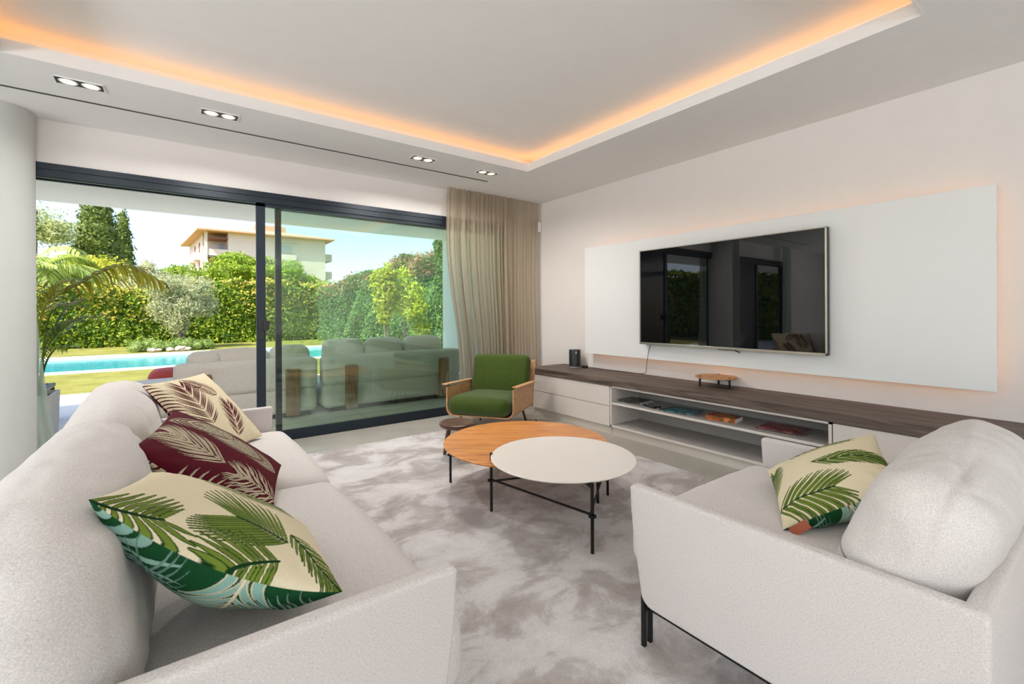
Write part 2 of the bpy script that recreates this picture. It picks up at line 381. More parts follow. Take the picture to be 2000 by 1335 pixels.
# ceiling: soffit ring with a shallow lit tray
tx0, tx1, ty0, ty1 = -0.735, 2.915, 0.588, 3.636
LIP, UP, CAV = 2.692, 2.81, 0.20
c = MB()
for (x0, x1, y0, y1) in ((XL, XB, ty1, YA), (XL, XB, YBK, ty0), (XL, tx0, ty0, ty1), (tx1, XB, ty0, ty1)):
    c.box(x0, x1, y0, y1, ZC, LIP)
for (x0, x1, y0, y1) in ((XL, XB, ty1 + CAV, YA), (XL, XB, YBK, ty0 - CAV), (XL, tx0 - CAV, ty0 - CAV, ty1 + CAV), (tx1 + CAV, XB, ty0 - CAV, ty1 + CAV)):
    c.box(x0, x1, y0, y1, LIP, UP)
c.box(XL, XB, YBK, YA, UP, 3.1)
struct('ceiling', c, MT['ceil'])
k = MB()
e = 0.002
k.box(tx0 - e, tx1 + e, ty1 - e, ty1 + .012, ZC - .001, LIP + .004); k.box(tx0 - e, tx1 + e, ty0 - .012, ty0 + e, ZC - .001, LIP + .004)
k.box(tx0 - .012, tx0 + e, ty0 + e, ty1 - e, ZC - .001, LIP + .004); k.box(tx1 - e, tx1 + .012, ty0 + e, ty1 - e, ZC - .001, LIP + .004)
struct('trim_1', k, MT['white'])
k = MB(); q = 0.125; r = 0.008
for a_, b_ in (((tx0 - q, ty1 + q), (tx1 + q, ty1 + q)), ((tx0 - q, ty0 - q), (tx1 + q, ty0 - q)), ((tx0 - q, ty0 - q), (tx0 - q, ty1 + q)), ((tx1 + q, ty0 - q), (tx1 + q, ty1 + q))):
    k.box(min(a_[0], b_[0]) - r, max(a_[0], b_[0]) + r, min(a_[1], b_[1]) - r, max(a_[1], b_[1]) + r, LIP + .001, LIP + .009)
tag(k.build('light_strip', MT['led']), 'warm orange LED strip glowing round the ceiling tray', 'light strip')
# linear slot and the four double spots
tag(MB().box(-3.8, 2.78, 4.157, 4.175, ZC - .003, ZC + .001).build('air_slot', MT['black']), 'long thin black slot running along the ceiling above the window', 'air slot')
sp_lab = ['double recessed ceiling spotlight nearest the white column', 'double recessed ceiling spotlight, second from the white column', 'double recessed ceiling spotlight, second nearest the curtain', 'double recessed ceiling spotlight nearest the curtain and tray corner']
def make_spot():
    t = thing('recessed_spotlight', '', '', (0, 0, ZC))
    m = MB(); W_, D_ = .118, .06
    for (x0, x1, y0, y1) in ((-W_, W_, D_ - .008, D_), (-W_, W_, -D_, -D_ + .008), (-W_, -W_ + .008, -D_, D_), (W_ - .008, W_, -D_, D_)): m.box(x0, x1, y0, y1, -.006, 0.0)
    m.build('trim_frame', MT['white'], t)
    MB().box(-W_ + .008, W_ - .008, -D_ + .008, D_ - .008, -.0025, 0).build('housing', MT['black'], t)
    for sx in (-.052, .052):
        l = MB().lathe([(.040, -.0025), (.046, -.0045), (.042, -.007), (.036, -.004)], (sx, 0, 0), 32).build('lamp_ring', MT['white'], t, True)
        MB().lathe([(.001, -.0045), (.036, -.0045), (.036, -.003), (.001, -.003)], (sx, 0, 0), 32).build('bulb', MT['lamp'], l)
    return t
sp = make_spot()
for i, (x, y) in enumerate(((-.443, 3.86), (.29, 3.875), (1.884, 3.90), (2.60, 3.905))):
    o = sp if i == 0 else copy_tree(sp)
    for sx in (-.052, .052): light('spot_lamp', 'AREA', (2.0, 8.0, 9.5, 6.5)[i], (1.0, 0.97, 0.94), (x + sx, y, ZC - .012), (0, 0, -1), .06, .06, spread=R_(160)).data.shape = 'SQUARE'
    o.location = (x, y, ZC); tag(o, sp_lab[i], 'ceiling light', 'double spotlights in the ceiling border')

# white column
col_ = MB().lathe([(.215, 0), (.215, ZC)], (-.985, 4.655, 0), 96)
struct('trim_2', col_, plain('column_paint', (0.62, 0.63, 0.60), 0.7, var=0.01), smooth=True)['label'] = 'round white column at the left edge of the window'

# sliding glass door: window_1 (frame) with panes and stiles
def window(name, x0, x1, pan, handle=True):
    f = MB()
    f.box(x0, x1, YA - .02, YA + .14, 2.20, 2.30)                       # head
    f.box(x0, x1, YA - .028, YA - .02, 2.255, 2.30)
    f.box(x0, x1, YA - .0, YA + .14, -0.01, 0.012)                      # track
    f.box(x1 - .05, x1, YA - .01, YA + .14, 0, 2.2); f.box(x0, x0 + .03, YA - .01, YA + .14, 0, 2.2)
    for zz in (2.19, 2.195): f.box(x0, x1, YA + .02, YA + .03, zz - .01, zz)
    root = f.build(name, MT['frame']); root['kind'] = 'structure'
    return root
w1 = window('window_1', -0.88, 3.39, None)
def sash(x0, x1, y, root, rail=0.066, stile=0.072, h=2.2, name='sash'):
    m = MB(); m.box(x0, x0 + stile, y - .02, y + .02, 0.012, h); m.box(x1 - stile, x1, y - .02, y + .02, 0.012, h)
    m.box(x0, x1, y - .02, y + .02, 0.012, rail); m.box(x0, x1, y - .02, y + .02, h - .03, h)
    s = m.build(name, MT['frame'], root)
    MB().box(x0 + stile, x1 - stile, y - .004, y + .004, rail, h - .03).build('pane', MT['pane'], s)
    return s
s1 = sash(0.627, 3.35, YA + .012, w1, rail=0.095)
s2 = sash(0.795, 3.38, YA + .085, w1, stile=0.05)
m = MB(); m.box(.640, .688, YA - .016, YA - .008, .96, 1.16, .003); m.box(.676, .722, YA - .05, YA - .016, 1.04, 1.13, .004)
m.build('door_handle', MT['black'], s1)
w_2 = window('window_2', -3.95, -1.22, None)
sash(-2.6, -1.25, YA + .012, w_2)

# low skirting along the tv wall and by the curtain
# ================================================================== CURTAINS
def curtain(name, label, x0f, x1f, yf, z0, z1, folds, amp, mat, nx=420, nz=26, seed=3):
    rng = np.random.default_rng(seed); ph = rng.uniform(0, 6, 8)
    s = np.linspace(0, 1, nx); z = np.linspace(z0, z1, nz); Sx, Z = np.meshgrid(s, z, indexing='ij')
    hz = (Z - z0) / (z1 - z0)
    fold = (np.sin(2 * PI * folds * (Sx + .012 * np.sin(9 * Sx + ph[0])) + ph[1] + .5 * np.sin(2.2 * hz + 7 * Sx)) + .45 * np.sin(2 * PI * folds * 1.73 * Sx + ph[2] + .7 * hz) + .25 * np.sin(2 * PI * folds * 3.1 * Sx + ph[3] + 2 * hz * np.sin(5 * Sx)))
    X0 = np.vectorize(x0f)(Z); X1 = np.vectorize(x1f)(Z)
    X = X0 + (X1 - X0) * Sx + .35 * amp * np.cos(2 * PI * folds * Sx * 1.4 + ph[4])
    Y = yf + amp * fold * (0.75 + .35 * (1 - hz))
    V = np.stack([X, Y, Z], -1).reshape(-1, 3)
    idx = np.arange(nx * nz).reshape(nx, nz)
    Q = np.stack([idx[:-1, :-1], idx[1:, :-1], idx[1:, 1:], idx[:-1, 1:]], -1).reshape(-1, 4)
    return tag(link_mesh(name, V, Q, mat, None, True), label, 'curtain')
curtain('sheer_curtain', 'sheer brown linen curtain gathered beside the glass, behind the green armchair', lambda z: 2.60 + .06 * math.sin(z * 2.1 + .6) + .07 * (z < 2.5) * min(1, (2.62 - z) * .6) - .06, lambda z: 3.44, 4.605, 0.012, 2.615, 15, 0.028, MT['curtain'])
curtain('sheer_curtain', 'flat brown sheer curtain end in the corner, covering the wall switch', lambda z: 3.40, lambda z: 3.845 + .015 * math.sin(z * 3), 4.60, 0.012, 2.615, 9, 0.012, MT['curtain'], 260, 22, 8)
curtain('voile_curtain', 'narrow white voile curtain hanging behind the white column', lambda z: -1.12, lambda z: -.835 + .14 * max(0, (1.45 - z) / 1.45) ** 1.5, 4.99, 0.012, 2.4, 5, 0.014, MT['voile'], 140, 30, 5)
curtain('voile_curtain', 'white voile curtain of the far left window, seen in the television', lambda z: -1.55, lambda z: -1.24, 4.57, 0.012, 2.61, 5, 0.014, MT['voile'], 100, 12, 6)
curtain('voile_curtain', 'outer white voile curtain of the far left window', lambda z: -3.85, lambda z: -3.45, 4.57, 0.012, 2.61, 6, 0.014, MT['voile'], 100, 12, 7)

# ================================================================== WALL FITTINGS
m = MB().box(3.865, XB - .003, 4.605, 4.655, 2.245, 2.375, .012, seg=3)
t = thing('motion_sensor', 'small white motion sensor high on the wall by the curtain', 'sensor', (3.9, 4.63, 2.25)); o = m.build('casing', MT['white'], t); o.location = (-3.9, -4.63, -2.25)
o = MB().box(3.862, 3.866, 4.622, 4.640, 2.30, 2.345).build('lens', MT['black'], t); o.location = (-3.9, -4.63, -2.25)
t = thing('wall_switch', 'pale double switch plate on the wall behind the sheer curtain', 'switch', (3.667, YA, .94))
MB().box(-.06, .06, -.012, -.001, 0, .085, .003).build('plate', MT['steel'], t)
for sx in (-.026, .026): MB().box(sx - .02, sx + .02, -.016, -.012, .02, .065, .002).build('rocker', MT['white'], t)

# ================================================================== MEDIA WALL
t = thing('wall_board', 'large white board mounted off the wall behind the television', 'wall panel', (XB, 2.08, .72))
MB().box(-.12, -.085, -1.633, 1.633, 0, 1.20, .002).build('panel', MT['board'], t)
MB().box(-.085, -.002, -1.45, 1.45, .12, 1.08).build('mounting_batten', MT['white'], t)
m = MB(); a_, b_, c_, d_ = -1.56, 1.56, .055, 1.145
for (y0, y1, z0, z1) in ((a_, b_, c_, c_ + .01), (a_, b_, d_ - .01, d_), (a_, a_ + .01, c_, d_), (b_ - .01, b_, c_, d_)): m.box(-.083, -.075, y0, y1, z0, z1)
m.build('light_strip', MT['led_back'], t)
t = thing('television', 'large black flat television with thin pale metal bezel on the white board', 'television', (3.74, 2.08, .873))
TW, TH = .809, .92
MB().box(0.0, .045, -TW, TW, 0, TH, .004).build('back_case', MT['black'], t)
MB().box(.045, .069, -.3, .3, .25, .65).build('wall_bracket', MT['darkmetal'], t)
MB().box(-.006, .0005, -TW + .012, TW - .012, .020, TH - .010).build('screen', MT['screen'], t)
m = MB()
for (y0, y1, z0, z1) in ((-TW, TW, 0, .018), (-TW, TW, TH - .008, TH), (-TW, -TW + .011, 0, TH), (TW - .011, TW, 0, TH)): m.box(-.010, 0.0, y0, y1, z0, z1, .001)
m.build('bezel', MT['steel'], t)
m = MB().box(-.008, .02, -.12, .0, -.006, 0.0); m.build('sensor_bar', MT['black'], t)
m = MB().tube([(.012, -.12, -.002), (.006, -.165, -.014), (.004, -.18, -.02)], [.004, .005, .006], 8); m.build('dangling_plug', MT['black'], t)

cx0 = 3.40
KB, KT = .085, .478
def unit_root(name, label, cat, y): return thing(name, label, cat, (cx0, y, 0))
# worktop
t = tag(MB().box(cx0 - .012, XB - .002, -1.6, 4.215, KT + .002, .545, .002).build('worktop', MT['console']), 'long dark brown oak top running over the low cabinets', 'worktop')
# drawer unit
t = unit_root('drawer_cabinet', 'pale greige low cabinet with two wide drawers beside the armchair', 'cabinet', 3.60)
MB().box(.02, .52, -.608, .60, KB, KT, .001).build('body', MT['cab'], t)
for z0, z1 in ((KB + .002, .278), (.283, KT - .006)): MB().box(0, .019, -.606, .60, z0, z1, .0015).build('drawer', MT['cab'], t)
MB().box(.035, .5, -.608, .57, 0, KB - .001).build('plinth', MT['cab'], t)
# open shelves
t = unit_root('open_shelf_cabinet', 'open low cabinet with one shelf holding magazines below the television', 'cabinet', 2.06)
b = MB(); W2 = .925
b.box(.0, .52, -W2, -W2 + .018, KB, KT); b.box(0, .52, W2 - .018, W2, KB, KT); b.box(0, .52, -W2, W2, KB, KB + .018); b.box(.0, .52, -W2, W2, KT - .014, KT)
b.build('body', MT['cab'], t)
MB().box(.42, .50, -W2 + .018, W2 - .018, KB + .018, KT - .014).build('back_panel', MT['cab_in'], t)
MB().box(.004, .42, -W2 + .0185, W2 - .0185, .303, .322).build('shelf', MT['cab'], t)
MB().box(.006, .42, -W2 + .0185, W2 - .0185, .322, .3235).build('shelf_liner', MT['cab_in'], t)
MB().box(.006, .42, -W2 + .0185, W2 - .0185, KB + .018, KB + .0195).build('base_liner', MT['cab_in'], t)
MB().box(.035, .5, -W2, W2, 0, KB - .001).build('plinth', MT['cab'], t)
SHZ = .3235
# door units
for yc, lab in ((.60, 'greige low cabinet with two drawer fronts, right of the open shelves'), (-.50, 'greige low cabinet hidden behind the right armchair, last under the worktop')):
    t = unit_root('drawer_cabinet', lab, 'cabinet', yc)
    MB().box(.02, .52, -.545, .53, KB, KT, .001).build('body', MT['cab'], t)
    for z0, z1 in ((KB + .002, .25), (.255, KT - .006)): MB().box(0, .019, -.543, .528, z0, z1, .0015).build('drawer', MT['cab'], t)
    MB().box(.035, .5, -.545, .53, 0, KB - .001).build('plinth', MT['cab'], t)

# magazines, book and remote
def cover_mat(name, cols, sc=9, rough=0.25):
    m, n, b = new_mat(name); b.inputs['Roughness'].default_value = rough
    f = noise_tex(n, coords(n, (1, 1, 1)), sc, 5, 0.6, 1.5)
    k = len(cols); n.links.new(ramp(n, f, [(0.25 + .5 * i / (k - 1), c) for i, c in enumerate(cols)]), b.inputs['Base Color']); return m
def mag(name, label, cat, x, y, z, wx, wy, h, rz, mats, group, spine=False, curl=0.0):
    t = thing(name, label, cat, (x, y, z), rz, group)
    MB().box(-wx / 2 + .002, wx / 2 - .002, -wy / 2 + .002, wy / 2 - .002, 0.0008, h - .0008).build('pages', MT['paper'], t)
    m = MB().box(-wx / 2, wx / 2, -wy / 2, wy / 2, h - .0008, h).box(-wx / 2, wx / 2, -wy / 2, wy / 2, 0, .0008)
    m.box(-wx / 2 - .0006, -wx / 2, -wy / 2, wy / 2, 0, h); m.build('cover', mats, t); return t
cm1 = cover_mat('dark_magazine_cover', [(.01, .012, .01), (.05, .06, .04), (.30, .30, .28)], 14)
cm2 = cover_mat('teal_magazine_cover', [(.01, .015, .02), (.02, .10, .13), (.10, .30, .36), (.02, .05, .03)], 11)
cm3 = cover_mat('bright_book_cover', [(.03, .25, .20), (.70, .30, .08), (.45, .08, .03), (.05, .12, .02), (.5, .5, .2)], 12)
cm4 = cover_mat('red_magazine_cover', [(.35, .04, .05), (.45, .12, .12), (.05, .01, .01), (.7, .62, .6)], 8)
GM = 'reading matter on the cabinet shelf'
mag('magazine', 'thick dark magazine at the left end of the open shelf, topmost of two', 'magazine', 3.60, 2.86, SHZ + .010, .21, .28, .009, R_(4), cm1, GM)
mag('magazine', 'white edged magazine under the dark one at the shelf left end', 'magazine', 3.605, 2.855, SHZ, .215, .285, .010, R_(0), cm1, GM)
mag('magazine', 'dark teal landscape magazine lying in the middle left of the shelf', 'magazine', 3.575, 2.31, SHZ + .005, .21, .285, .007, R_(14), cm2, GM)
mag('magazine', 'thin magazine peeking out from under the teal magazine', 'magazine', 3.57, 2.345, SHZ, .21, .28, .005, R_(-4), cm1, GM)
mag('book', 'thick paperback with orange and green cover on the open shelf', 'book', 3.555, 1.93, SHZ, .15, .23, .034, R_(6), cm3, GM)
mag('magazine', 'red covered magazine at the right end of the open shelf', 'magazine', 3.60, 1.50, SHZ + .008, .22, .29, .007, R_(5), cm4, GM)
mag('magazine', 'white edged magazine beneath the red magazine', 'magazine', 3.60, 1.505, SHZ, .22, .29, .008, R_(-1), cm1, GM)
def remote(lab, x, y, rz):
    t = thing('remote_control', lab, 'remote control', (x, y, SHZ), rz, 'remotes on the open shelf')
    MB().box(-.02, .02, -.075, .075, 0, .016, .006, seg=3).build('casing', MT['black'], t)
    m = MB()
    for i in range(6):
        for j in (-.01, 0, .01): m.box(j - .003, j + .003, -.06 + i * .02, -.052 + i * .02, .016, .0175)
    m.build('buttons', MT['cab_in'], t)
remote('black remote control nearer the front edge of the shelf', 3.50, 2.60, R_(-12))
remote('black remote control lying behind the front remote', 3.555, 2.59, R_(-18))

# speaker
t = thing('speaker', 'black cylindrical speaker on the left end of the worktop', 'speaker', (3.79, 3.86, .545))
MB().lathe([(.001, .0), (.062, 0), (.064, .004), (.064, .012), (.060, .014)], seg=48).build('base_ring', MT['cab_in'], t, True)
MB().lathe([(.060, .012), (.067, .018), (.067, .200), (.063, .206), (.001, .206)], seg=48).build('grille', MT['black'], t, True)
a = math.atan2(-3.86, -3.79)
m = MB().box(.0655, .0685, -.004, .004, .162, .190, .001); o = m.build('logo_bar', MT['white'], t); o.rotation_euler = (0, 0, a + .22)
t = tag(MB().box(3.80, 3.85, 3.70, 3.765, .5455, .575, .008).build('power_adapter', MT['black']), 'small black power adapter beside the speaker', 'adapter')
def cord(pts, name, label, r=.0028):
    P = [Vector(p) for p in pts]; out = []
    for i in range(len(P) - 1):
        p0, p1, p2, p3 = P[max(i - 1, 0)], P[i], P[i + 1], P[min(i + 2, len(P) - 1)]
        for k_ in range(8):
            s = k_ / 8; out.append(0.5 * ((2 * p1) + (p2 - p0) * s + (2 * p0 - 5 * p1 + 4 * p2 - p3) * s * s + (3 * p1 - p0 - 3 * p2 + p3) * s ** 3))
    out.append(P[-1])
    return tag(MB().tube(out, r, 8).build(name, MT['black'], None, True), label, 'cable')
cord([(3.83, 3.70, .557), (3.86, 3.60, .556), (3.89, 3.45, .549), (3.90, 3.25, .549), (3.90, 3.02, .549), (3.89, 2.94, .57), (3.80, 2.86, .66), (3.775, 2.82, .78), (3.77, 2.79, .866)], 'power_cable', 'thin black cable from the adapter along the worktop up to the television')
cord([(3.82, 3.93, .549), (3.86, 4.02, .549), (3.89, 4.10, .549), (3.90, 4.16, .549)], 'speaker_cable', 'short black cable behind the speaker by the wall')

# little tray table on the worktop
t = thing('tray_stand', 'small round wooden tray on black legs standing on the worktop', 'tray', (3.77, 2.12, .545))
MB().lathe([(.001, .077), (.165, .077), (.168, .082), (.166, .087), (.001, .087)], seg=72).build('tray_top', MT['tray'], t, True)
for a in (-100, 20, 140):
    x, y = .135 * math.cos(R_(a)), .135 * math.sin(R_(a)); MB().tube([(x, y, 0), (x, y, .092)], .0085, 12).build('leg', MT['darkmetal'], t, True)
m = MB()
for a in (-100, 20, 140): m.tube([(0, 0, .068), (.135 * math.cos(R_(a)), .135 * math.sin(R_(a)), .068)], .005, 8)
m.build('cross_brace', MT['darkmetal'], t, True)

# ================================================================== RUG
RZ = 0.022
tag(MB().box(.02, 3.05, -1.6, 4.09, 0.001, RZ, .006).build('rug', MT['rug']), 'large silky mottled beige grey rug under the coffee tables', 'rug')

# ================================================================== COFFEE TABLES
def coffee(name, label, c, r, ztop, legs, mat, thick, rail_z):
    t = thing(name, label, 'coffee table', (c[0], c[1], RZ)); zt = ztop - RZ
    MB().lathe([(.001, zt - thick), (r - .012, zt - thick), (r - .002, zt - thick * .45), (r, zt - .003), (r - .003, zt), (.001, zt)], seg=128).build('table_top', mat, t, True, )
    L = [Vector((x - c[0], y - c[1], 0)) for x, y in legs]
    for l in L: MB().tube([(l.x, l.y, 0), (l.x, l.y, zt + .006 if l.length > r else zt - thick)], .0085, 12).build('leg', MT['darkmetal'], t, True)
    cen = sum(L, Vector()) / 3; m = MB()
    ring = []
    for i in range(3):
        l = L[i]; d = (l - cen).normalized(); n = Vector((-d.y, d.x, 0))
        for a in range(-3, 4):
            an = a / 3 * R_(75); ring.append(Vector((l.x, l.y, rail_z)) + (d * math.cos(an) + n * math.sin(an)) * .0165)
    m.tube(ring, .0065, 10, close=True); m.build('wire_ring', MT['darkmetal'], t, True)
    m = MB()
    for l in L:
        d = (cen - l).normalized(); m.box(-.004, (cen - l).length, -.008, .008, zt - thick - .012, zt - thick - .0005, rot=Matrix.Rotation(math.atan2(d.y, d.x), 3, 'Z'), org=(l.x, l.y, 0))
    m.build('under_frame', MT['darkmetal'], t)
    return t
coffee('coffee_table', 'round coffee table with off-white top on thin black wire legs', (1.825, 1.964), .418, .36, [(1.641, 1.557), (1.515, 2.246), (2.24, 1.99)], MT['table_white'], .012, .182)
coffee('coffee_table', 'round coffee table with orange wood top, partly under the white table', (1.932, 2.447), .553, .325, [(1.549, 2.80), (2.10, 1.945), (2.345, 2.83)], MT['top_wood'], .014, .19)
for o in COL.objects:
    if o.name.startswith('table_top') and o.data.materials[0] == MT['top_wood']: o.rotation_euler = (0, 0, -YAW)

# ================================================================== STOOL
t = thing('stool', 'low dark walnut three-legged stool before the green armchair', 'stool', (1.885, 3.285, RZ))
z = .278
MB().lathe([(.001, z - .043), (.12, z - .043), (.140, z - .034), (.149, z - .018), (.148, z - .006), (.138, z), (.128, z - .001), (.10, z - .008), (.001, z - .014)], seg=80).build('seat', MT['walnut'], t, True)
for a in (250, 10, 130):
    ca, sa = math.cos(R_(a)), math.sin(R_(a)); MB().tube([(.115 * ca, .115 * sa, 0), (.095 * ca, .095 * sa, .12), (.07 * ca, .07 * sa, z - .04)], [.013, .017, .020], 14).build('leg', MT['walnut'], t, True)

# ================================================================== GREEN ARMCHAIR
t = thing('armchair', 'low armchair with green wool cushions and bent oak plywood shell', 'armchair', (2.60, 3.84, 0), R_(-54))
SW = .315
# shell: a U-section that carries seat and arms (profile in x-z, swept along y)
def shell_profile(w_, zb, zt, r=.07, th=.012):
    out = [(-w_, zt)]
    for i in range(9):
        a = PI + i / 8 * PI / 2; out.append((-w_ + r + r * math.cos(a), zb + r + r * math.sin(a)))
    for i in range(9):
        a = -PI / 2 + i / 8 * PI / 2; out.append((w_ - r + r * math.cos(a), zb + r + r * math.sin(a)))
    out.append((w_, zt)); return out
rings = []
po = []
for (yy, zb, zt, w_) in ((-.345, .205, .475, SW + .025), (-.1, .195, .465, SW + .028), (.18, .19, .455, SW + .03), (.33, .19, .45, SW + .03)):
    o_ = shell_profile(w_, zb, zt); i_ = shell_profile(w_ - .013, zb + .013, zt)
    rings.append([(x, yy, z) for x, z in o_] + [(x, yy, z) for x, z in reversed(i_)])
MB().ring_sweep(rings).build('seat_shell', MT['ply'], t, True, R_(30))
# back board, leaning
rot = Matrix.Rotation(R_(-13), 3, 'X')
MB().box(-SW - .03, SW + .03, 0, .013, 0, .49, .004, rot, (0, .325, .20)).build('back_board', MT['ply'], t)
for sx in (-1, 1):
    a0, a1 = sorted((sx * (SW + .012), sx * (SW + .070)))
    rr = Matrix.Rotation(R_(-3.5), 3, 'X'); MB().box(a0, a1, -.35, .33, 0, .014, .004, rr, (0, 0, .475)).build('armrest', MT['ply'], t)
Rb = Matrix.Rotation(R_(-3), 4, 'X')
def seatshape(P, X):
    P[:, 2] += -.02 * (X[:, 1] > 0) * X[:, 1] ** 2
    return P
soft_box('seat_cushion', (.610, .70, .165), .068, (.004, .015, .022), MT['green'], t, (0, -.07, .300), Rb, 40, .002, 4)
soft_box('back_cushion', (.625, .13, .46), .05, (.004, .022, .012), MT['green'], t, (0, .295, .505), Matrix.Rotation(R_(-13), 4, 'X'), 40, .002, 6)
for (x0, y0, x1, y1, zf, mt_) in ((-.28, -.21, -.25, -.18, RZ, 'leg_taupe'), (.26, -.21, .23, -.18, RZ, 'leg_taupe'), (-.26, .36, -.24, .26, 0, 'walnut'), (.27, .36, .24, .26, 0, 'walnut')):
    MB().tube([(x0, y0, zf), (x1, y1, .2)], [.012, .017], 4).build('leg', MT[mt_], t)
m = MB(); m.box(-.27, .27, -.2, -.165, .178, .196); m.box(-.27, .27, .24, .275, .172, .190); m.build('under_frame', MT['walnut'], t)

# ================================================================== SOFAS
def arm_panel(mb, x0, x1, y0, y1, zb, zt, axis, th_top=.040):
    """thin upholstered panel; its front edge leans in toward the bottom, corners rounded"""
    pass
def panel(length, zb, zt, th=.045, lean=.05, rad=.05, n=10):
    """panel in the u-z plane: u from 0 (back) to length (front)"""
    out = []
    rt = .018
    out.append((0, zb))
    cx, cz = length - lean - rad, zb + rad
    for i in range(n + 1):
        a = -PI / 2 + i / n * (PI / 2 + .08); out.append((cx + rad * math.cos(a), cz + rad * math.sin(a)))
    for i in range(5):
        s = i / 4; out.append((length - lean * (1 - s) ** 1.6 * .75 - .002, zb + rad + .06 + (zt - rt - zb - rad - .06) * s))
    for i in range(1, 6):
        a = i / 5 * PI / 2; out.append((length - rt + rt * math.cos(a), zt - rt + rt * math.sin(a)))
    out.append((0, zt)); return out
def panel_mesh(name, pts, th, place, mat, parent, bev=.012):
    bm = bmesh.new(); vs = [bm.verts.new((u, 0, z)) for u, z in pts]; f = bm.faces.new(vs)
    r = bmesh.ops.extrude_face_region(bm, geom=[f]); up = [g for g in r['geom'] if isinstance(g, bmesh.types.BMVert)]
    for v in up: v.co.y += th
    bm.normal_update()
    eds = [e for e in bm.edges if len(e.link_faces) == 2 and e.calc_face_angle(0) > R_(60)]
    bmesh.ops.bevel(bm, geom=eds, offset=bev, segments=4, affect='EDGES', profile=.5)
    for v in bm.verts: v.co = Vector(place(v.co))
    bmesh.ops.recalc_face_normals(bm, faces=bm.faces[:])
    me = bpy.data.meshes.new(name); bm.to_mesh(me); bm.free(); me.materials.append(mat)
    me.polygons.foreach_set('use_smooth', np.ones(len(me.polygons), dtype=bool))
    try: me.set_sharp_from_angle(angle=R_(50))
    except Exception: pass
    o = bpy.data.objects.new(name, me); COL.objects.link(o); o.parent = parent; return o

def sofa_legs(root, pts, rails, z0):
    for (x, y) in pts:
        m = MB(); 
        for dx in (-.017, .017): m.box(x + dx - .007, x + dx + .007, y - .007, y + .007, z0, .19)
        m.box(x - .02, x + .02, y - .005, y + .005, .118, .130)
        m.build('leg', MT['darkmetal'], root)
    for (x0, x1, y0, y1) in rails: MB().box(x0, x1, y0, y1, .118, .134).build('leg_rail', MT['darkmetal'], root)

# --- left sofa: back along x=-0.45, arms toward +x, local origin (0,2.13,0)
ZT = .600; ZB = .165
t = thing('sofa', 'long off-white fabric sofa on the left with printed cushions', 'sofa', (0, 2.13, 0))
y0, y1 = .945 - 2.13, 3.335 - 2.13
panel_mesh('arm', panel(1.0, ZB, ZT), .045, lambda c: (c.x - .455, y0 + c.y, c.z), MT['sofa'], t)
panel_mesh('arm', panel(.985, ZB, ZT - .005), .045, lambda c: (c.x - .455, y1 - .045 + c.y, c.z), MT['sofa'], t)
MB().box(-.46, -.415, y0 + .03, y1 - .03, ZB, ZT, .014, seg=4).build('back', MT['sofa'], t, True)
MB().box(-.42, .50, y0 + .046, y1 - .046, ZB, .26, .02, seg=3).build('seat_base', MT['sofa'], t, True)
ym = (y0 + y1) / 2 + .06
Lc = [(y0 + .05, ym), (ym, y1 - .05)]
def seat_shape(P, X):
    P[:, 2] += .018 * np.cos(np.clip((X[:, 0] - .1) * 1.6, -1.5, 1.5)) * (X[:, 2] > 0) * (1 - X[:, 1] ** 4)
    return P
for i, (a, b) in enumerate(Lc):
    soft_box('seat_cushion', (.96, b - a + .004, .20), .062, (.035, .006, .024), MT['sofa_soft'], t, (.118, (a + b) / 2, .345), None, 56, .0045, 11 + i, shape=seat_shape, freq=9)
for i, (a, b) in enumerate(Lc):
    def bshape(P, X):
        s = (P[:, 2] + .25) / .5
        P[:, 0] += -.02 * s + .06 * (1 - s) * 0
        P[:, 2] -= .022 * np.clip(np.abs(X[:, 1]) - .6, 0, 1) ** 1.5 * (s > .4) * 2
        return P
    soft_box('back_cushion', (.25, b - a - .01, .45), .11, (.03, .012, .010), MT['sofa_soft'], t, (-.185 + (.012 if i else 0), (a + b) / 2, .618), Matrix.Rotation(R_(-7), 4, 'Y'), 70, .0105, 21 + i, shape=bshape, freq=11)
sofa_legs(t, [(.47, y0 + .06), (.47, y1 - .06)], [(.0, .47, y0 + .055, y0 + .065), (.0, .47, y1 - .065, y1 - .055)], RZ + .0)
sofa_legs(t, [(-.38, y0 + .06), (-.38, y1 - .06)], [(-.38, .0, y0 + .055, y0 + .065), (-.38, .0, y1 - .065, y1 - .055)], 0.0)

# --- right armchair-sofa: back along y=0.17, arms toward +y, origin (1.82,.6,0)
t = thing('lounge_chair', 'wide off-white fabric lounge chair on the right holding a green leaf cushion', 'armchair', (1.83, .62, RZ))
ax0, ax1 = 1.315 - 1.83, 2.345 - 1.83; by = .165 - .62
ZT2 = .580 - RZ; ZB2 = .172 - RZ
panel_mesh('arm', panel(.905, ZB2, ZT2, lean=.045), .045, lambda c: (ax0 + c.y, by + .0 + c.x, c.z), MT['sofa'], t)
panel_mesh('arm', panel(.905, ZB2, ZT2, lean=.045), .045, lambda c: (ax1 - .045 + c.y, by + c.x, c.z), MT['sofa'], t)
MB().box(ax0 + .001, ax1 - .001, by - .001, by + .044, ZB2, ZT2 + .002, .014, seg=4).build('back', MT['sofa'], t, True)
MB().box(ax0 + .046, ax1 - .046, by + .04, .40, ZB2, .24, .02, seg=3).build('seat_base', MT['sofa'], t, True)
soft_box('seat_cushion', (ax1 - ax0 - .094, .88, .20), .062, (.006, .035, .022), MT['sofa_soft'], t, (0, .055, .335), None, 56, .0045, 31, freq=9)
